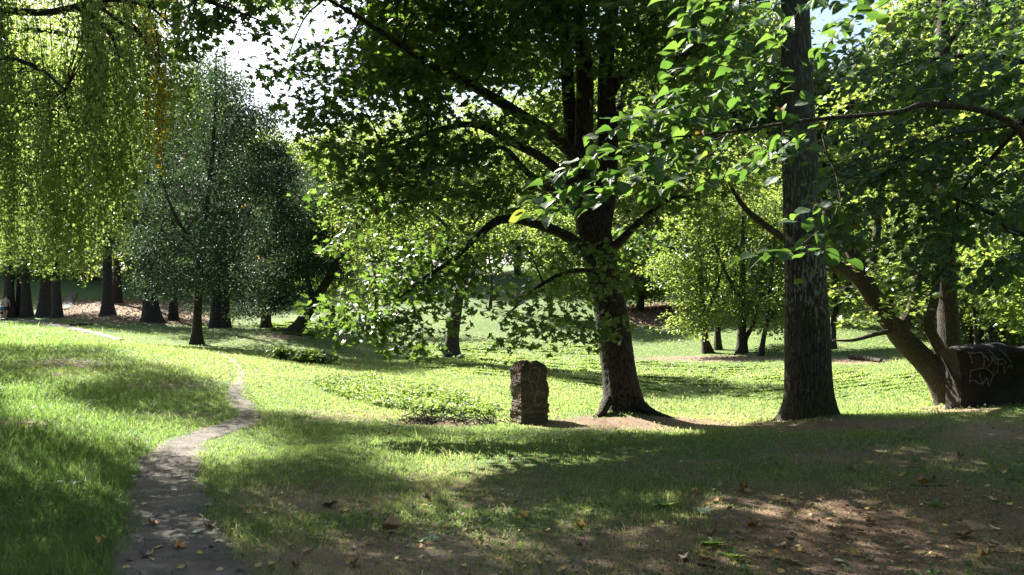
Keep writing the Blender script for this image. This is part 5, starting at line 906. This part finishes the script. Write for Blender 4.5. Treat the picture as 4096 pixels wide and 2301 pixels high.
for args in [(2968, 1965, 'maple2', 'orange dead leaf', .13, 'orange curled maple leaf standing up on the bare soil'), (3010, 2112, 'maple', 'orange dead leaf', .11, 'orange and green leaf lying on the soil below the sunlit streak'), (3692, 1942, 'curl', 'yellow dead leaf', .11, 'golden curled leaf beside the thin dead twig'),
             (3315, 2082, 'birch2', 'yellow dead leaf', .05, 'bright lemon-yellow leaf in the sunlit streak'), (3368, 2112, 'birch2', 'pale underside leaf', .075, 'pale oval leaf just below the sunlit streak'), (1572, 2132, 'curl', 'tan dead leaf', .17, 'long curled straw-coloured leaf in the thin grass at the bottom'), (1318, 2030, 'maple', 'green shed leaf', .13, 'grey-green maple leaf in the grass right of the path'),
             (1735, 2165, 'birch2', 'pale underside leaf', .09, 'pale green leaf right of the long curled leaf'), (1700, 2003, 'maple2', 'brown dead leaf', .10, 'dark red-brown leaf in the grass below the sunlit strip'), (1510, 2012, 'maple2', 'orange dead leaf', .07, 'small orange-brown leaf between grass tufts'), (1262, 1945, 'maple2', 'orange dead leaf', .08, 'upright orange leaf in the sunlit grass right of the path'),
             (845, 2118, 'maple2', 'orange dead leaf', .10, 'yellow-brown folded leaf at the right edge of the path'), (785, 2142, 'birch2', 'pale underside leaf', .09, 'pale green leaf lying on the path'), (3970, 2010, 'maple', 'yellow dead leaf', .11, 'yellow maple leaf on the dark soil near the right edge'), (3980, 2123, 'birch2', 'pale underside leaf', .08, 'light green leaf on the dark soil at the lower right'), (3860, 2152, 'maple', 'tan dead leaf', .15, 'wide ragged tan and green maple leaf at the lower right'),
             (2810, 2240, 'maple', 'yellow dead leaf', .12, 'torn yellow maple leaf next to the dark crooked stick'), (3130, 2192, 'maple', 'tan dead leaf', .10, 'tan ragged leaf below the pine cones'), (3360, 2255, 'birch2', 'pale underside leaf', .09, 'pale yellow-green leaf near the bottom edge'), (3180, 2258, 'maple', 'green shed leaf', .12, 'green maple leaf near the bottom edge'), (2810, 2055, 'maple', 'pale underside leaf', .14, 'pale grey-green leaf at the left end of the sunlit streak'),
             (3490, 2102, 'maple2', 'tan dead leaf', .09, 'dry brown leaf standing at the edge of the sunlit streak'), (3830, 1838, 'maple2', 'tan dead leaf', .13, 'pale curled maple leaf in the sunlit spot at the right'), (2485, 1745, 'maple2', 'orange dead leaf', .12, 'rust-coloured leaf in the grass below the big maple')]: fallen(*args)
for _ in range(230):
    if rng.random() < .68: X = rng.uniform(2000, 4096); Y = 1780 + 520 * rng.random() ** .7
    else: X = rng.uniform(300, 2000); Y = 1900 + 400 * rng.random() ** .6
    mk = rng.choice(['yellow dead leaf', 'tan dead leaf', 'yellow dead leaf', 'orange dead leaf', 'brown dead leaf', 'green shed leaf'], p=[.35, .28, .1, .08, .13, .06]); kd = 'birch' if rng.random() < .75 else rng.choice(['birch2', 'maple2'])
    onp = X < 1000 and Y > 1850
    where = 'on the trodden path' if onp else ('on the bare soil at the right' if X > 2500 else 'among the thin grass at the bottom'); col = mk.split(' ')[0]
    fallen(X, Y, kd, mk, rng.uniform(.042, .07) * (1.7 if kd == 'maple2' else 1), f'small {col} fallen leaf lying {where}', f'small {col} leaves {where}')
a = Acc(); x, y = scatter(45000, 4.2, 20, .7); z = H(x, y); s, l = masks(x, y, z); k = (rng.random(len(x)) < np.clip(l * .9 + .03, 0, 1)) & offpath(x, y, .05); x, y, z = x[k], y[k], z[k]; n = len(x)
leaves(a, DIA, np.stack([x, y, z + .006], -1), np.array([0, 0, 1.]) + rng.normal(0, .3, (n, 3)), rng.normal(size=(n, 3)) * [1, 1, .1], rng.uniform(.008, .034, n) * np.maximum(1, y / 9), 0)
x, y = scatter(9000, 4.2, 16, .7); z = H(x, y); s, l = masks(x, y, z); nz = vnoise(x, y, 1.3, 31); k = (rng.random(len(x)) < np.clip((l * .8 + .12) * (nz * 1.8 - .2), .02, 1) * .6) & offpath(x, y, .0); x, y, z = x[k], y[k], z[k]; n = len(x)
leaves(a, HEX, np.stack([x, y, z + .014], -1), np.array([0, 0, 1.]) + rng.normal(0, .4, (n, 3)), rng.normal(size=(n, 3)) * [1, 1, .15], rng.uniform(.022, .05, n), 0, rng.uniform(.35, 1, n))
x, y = scatter(1500, 4.2, 15, .7); z = H(x, y); s, l = masks(x, y, z); k = rng.random(1500) < l * .6 + .05
for px_, py_, pz_ in zip(x[k], y[k], z[k]):
    an = rng.uniform(0, 6.28); L = rng.uniform(.05, .22); d_ = np.array([math.cos(an), math.sin(an), 0]) * L / 2; q_ = np.array([px_, py_, pz_ + .01]); tube(a, np.array([q_ - d_, q_ + rng.normal(0, .006, 3), q_ + d_ + [0, 0, .01]]), [.0035, .003, .002], 3, 0)
m, t, b, out = mat('leaf litter'); c = ramp(t, attr(t, 'rnd').outputs['Fac'], [(0, (.06, .033, .022)), (.45, (.16, .085, .05)), (.75, (.32, .20, .10)), (1, (.58, .42, .16))]); t.links.new(c, b.inputs['Base Color']); b.inputs['Roughness'].default_value = .7
tag(a.build('leaf_litter', [m]), 'brown crumbs of old leaves and needles scattered over the bare soil', 'leaf litter', kind='stuff')
a = Acc(); gq = ground(rng.uniform(180, 900, 5000), rng.uniform(1195, 1300, 5000), 30); g2 = ground(rng.uniform(2500, 2800, 1500), rng.uniform(1215, 1300, 1500), 30); gq = np.vstack([gq, g2]); n = len(gq)
leaves(a, DIA, gq + [0, 0, .03], np.array([0, 0, 1.]) + rng.normal(0, .4, (n, 3)), rng.normal(size=(n, 3)) * [1, 1, .1], rng.uniform(.08, .18, n), 0); tag(a.build('leaf_litter', [m]), 'carpet of rust-brown old leaves under the far trees', 'leaf litter', kind='stuff')
OCT = (np.array([(1, 0, 0), (-1, 0, 0), (0, 1, 0), (0, -1, 0), (0, 0, .7), (0, 0, -.5)], float) * .5, [[0, 2, 4], [2, 1, 4], [1, 3, 4], [3, 0, 4], [2, 0, 5], [1, 2, 5], [3, 1, 5], [0, 3, 5]])
AREA[6] = .5; a = Acc(); ci = rng.integers(0, 110, 2600); ctr, wd_ = PATHC[0][0][ci], PATHC[0][1][ci]; x = ctr[:, 0] + wd_ * rng.normal(0, .55, 2600); y = ctr[:, 1] + rng.normal(0, .2, 2600); n = 2600
leaves(a, OCT, np.stack([x, y, H(x, y) + .016], -1), np.array([0, 0, 1.]) + rng.normal(0, .2, (n, 3)), rng.normal(size=(n, 3)) * [1, 1, .1], .004 + .022 * rng.random(n) ** 4, 0)
m, t, b, out = mat('pebble'); c = ramp(t, attr(t, 'rnd').outputs['Fac'], [(0, (.06, .045, .035)), (.6, (.16, .14, .12)), (1, (.36, .33, .30))]); t.links.new(c, b.inputs['Base Color']); b.inputs['Roughness'].default_value = .8
tag(a.build('pebbles', [m]), 'small stones and crumbs of earth on the trodden path', 'pebbles', kind='stuff')
# cones
m, t, b, out = mat('cone'); c = ramp(t, attr(t, 'rnd').outputs['Fac'], [(0, (.06, .035, .025)), (1, (.17, .11, .08))]); t.links.new(c, b.inputs['Base Color']); b.inputs['Roughness'].default_value = .8
a = Acc(); th = np.arange(90) * 2.39996; h = np.linspace(-.5, .5, 90); rr = .26 * np.sqrt(np.maximum(0, 1 - (h * 1.9) ** 2)) ** .8; nrm = np.stack([np.cos(th), np.sin(th), .8 + 0 * th], -1); ps = np.stack([rr * np.cos(th), rr * np.sin(th), h], -1)
tube(a, np.stack([0 * h[::6], 0 * h[::6], h[::6]], -1), np.maximum(.02, rr[::6] * .9), 12, 0); leaves(a, HEX, ps * [.8, .8, 1], nrm, np.stack([np.cos(th) * .7, np.sin(th) * .7, .8 + 0 * th], -1), .24, 0)
cone = a.build('pine_cone', [m])
for i_, (X, Y, lab) in enumerate([(3160, 2165, 'pine cone with visible scales below the sunlit streak'), (2918, 2045, 'small dark cone left of the sunlit streak'), (2950, 2138, 'upper of two dark cones left of the scaly pine cone'), (2965, 2170, 'lower of two dark cones left of the scaly pine cone'), (2870, 2172, 'dark cone beside the green rosette weed'), (3320, 2120, 'dark cone under the pale oval leaf'), (1655, 2040, 'brown cone in the grass under the sunlit strip')]):
    o = cone if i_ == 0 else cone.copy()
    if i_: COL.objects.link(o)
    p = g1(X, Y); o.location = (p[0], p[1], p[2] + .022); o.scale = (.075,) * 3 if i_ == 0 else (.055,) * 3; o.rotation_euler = (R(88), 0, rng.uniform(0, 6.28)); tag(o, lab, 'pine cone', 'cones on the ground')
# rosette weeds in the foreground
for X, Y, n, s, lab in [(2845, 2190, 12, .12, 'green rosette weed with toothed leaves beside the dark cones'), (2935, 2240, 9, .10, 'small green rosette weed near the torn yellow leaf'), (1545, 1735, 10, .10, 'broad-leaved weed in the shaded grass below the brush pile'), (2660, 2030, 14, .12, 'pale grass-like weed at the left end of the sunlit streak'), (3640, 1760, 10, .11, 'leafy weed in the shaded grass before the crooked tree'), (270, 1955, 12, .13, 'broad green weed in the shaded grass left of the path'), (3735, 2030, 10, .09, 'thin green weed on the soil at the end of the sunlit streak')]:
    p = g1(X, Y); a = Acc(); an = rng.uniform(0, 6.28, n); tp = np.stack([np.cos(an), np.sin(an), rng.uniform(.2, 1.0, n)], -1); nr = np.stack([-np.cos(an) * .6, -np.sin(an) * .6, np.ones(n)], -1); tpl = OVATE[0] * [.55, 1, 1], OVATE[1]
    leaves(a, tpl, p + tp * .01, nr, tp, s * rng.uniform(.6, 1.2, n), 0, rng.random(n) * .9); tag(a.build('weed', [M['herb']], None, p), lab, 'weed')

# ------------------------------------------------------------------ the two walkers, far left
def plain(name, c, rough=.8): m, t, b, out = mat(name); b.inputs['Base Color'].default_value = (*c, 1); b.inputs['Roughness'].default_value = rough; M[name] = m
plain('skin', (.42, .25, .18), .6); plain('hair', (.05, .035, .025)); plain('washed shirt', (.36, .27, .27)); plain('dark shorts', (.015, .016, .022)); plain('blue shirt', (.04, .12, .30)); plain('shoe', (.5, .5, .5))
def skinned(name, mt, verts, edges, rad, parent, level=2, root=0):
    me = bpy.data.meshes.new(name); me.from_pydata(verts, edges, []); o = bpy.data.objects.new(name, me); COL.objects.link(o); o.modifiers.new('s', 'SKIN')
    for k, sv in enumerate(me.skin_vertices[0].data): sv.radius = rad[k] if isinstance(rad[k], tuple) else (rad[k], rad[k]); sv.use_root = k == root
    o.modifiers.new('d', 'SUBSURF').levels = level; dg = bpy.context.evaluated_depsgraph_get(); nm = bpy.data.meshes.new_from_object(o.evaluated_get(dg)); bpy.data.objects.remove(o)
    nm.materials.clear(); nm.materials.append(M[mt]); nm.name = name; nm.polygons.foreach_set('use_smooth', np.ones(len(nm.polygons), bool)); r = bpy.data.objects.new(name, nm); COL.objects.link(r); r.parent = parent; return r
def walker(X, Y, hgt, yaw, label, shirt, shorts, hair):
    p = g1(X, Y); T0 = empty('person', p, label, 'person'); s = hgt / 1.75; T0.scale = (s,) * 3; T0.rotation_euler = (0, 0, yaw)
    V = [(0, 0, .95), (0, 0, 1.12), (0, .02, 1.32), (0, .01, 1.45), (0, .02, 1.53), (0, .04, 1.62), (0, .04, 1.70),
         (-.10, 0, .88), (-.11, .10, .50), (-.11, .02, .09), (-.11, .14, .04), (.10, 0, .88), (.11, -.02, .50), (.11, -.20, .12), (.11, -.10, .04),
         (-.19, 0, 1.40), (-.25, -.08, 1.13), (-.24, -.02, .90), (-.24, .01, .80), (.19, 0, 1.40), (.25, .05, 1.13), (.24, .16, .92), (.24, .19, .83)]
    E = [(0, 1), (1, 2), (2, 3), (3, 4), (4, 5), (5, 6), (0, 7), (7, 8), (8, 9), (9, 10), (0, 11), (11, 12), (12, 13), (13, 14), (3, 15), (15, 16), (16, 17), (17, 18), (3, 19), (19, 20), (20, 21), (21, 22)]
    Rd = [(.15, .11), (.14, .10), (.17, .11), (.11, .09), (.055, .055), (.075, .09), (.075, .085), .085, .058, .04, .035, .085, .058, .04, .035, .06, .045, .034, .035, .06, .045, .034, .035]
    skinned('body', 'skin', V, E, Rd, T0)
    skinned('shirt', shirt, [V[0], V[1], V[2], (0, .01, 1.44), V[15], (-.225, -.045, 1.25), V[19], (.225, .03, 1.25)], [(0, 1), (1, 2), (2, 3), (3, 4), (4, 5), (3, 6), (6, 7)], [(.175, .135), (.17, .13), (.19, .13), (.12, .10), .075, .065, .075, .065], T0)
    skinned('shorts', shorts, [(0, 0, .98), (-.10, 0, .86), (-.11, .08, .56), (.10, 0, .86), (.11, -.015, .56)], [(0, 1), (1, 2), (0, 3), (3, 4)], [(.165, .13), .105, .092, .105, .092], T0)
    skinned('hair', hair, [(0, .0, 1.60), (0, .02, 1.70), (0, .04, 1.74)], [(0, 1), (1, 2)], [(.075, .06), (.085, .095), (.06, .07)], T0)
    for sx, y in ((-.11, .08), (.11, -.14)): skinned('shoe', 'shoe', [(sx, y - .05, .045), (sx, y + .08, .04), (sx, y + .15, .035)], [(0, 1), (1, 2)], [.05, .05, .035], T0)
walker(21, 1275, 1.75, R(12), 'man in a washed-out shirt and dark shorts walking away at the left edge', 'washed shirt', 'dark shorts', 'hair')
walker(5, 1277, 1.10, R(5), 'child in blue walking beside the man, cut by the picture edge', 'blue shirt', 'dark shorts', 'hair')
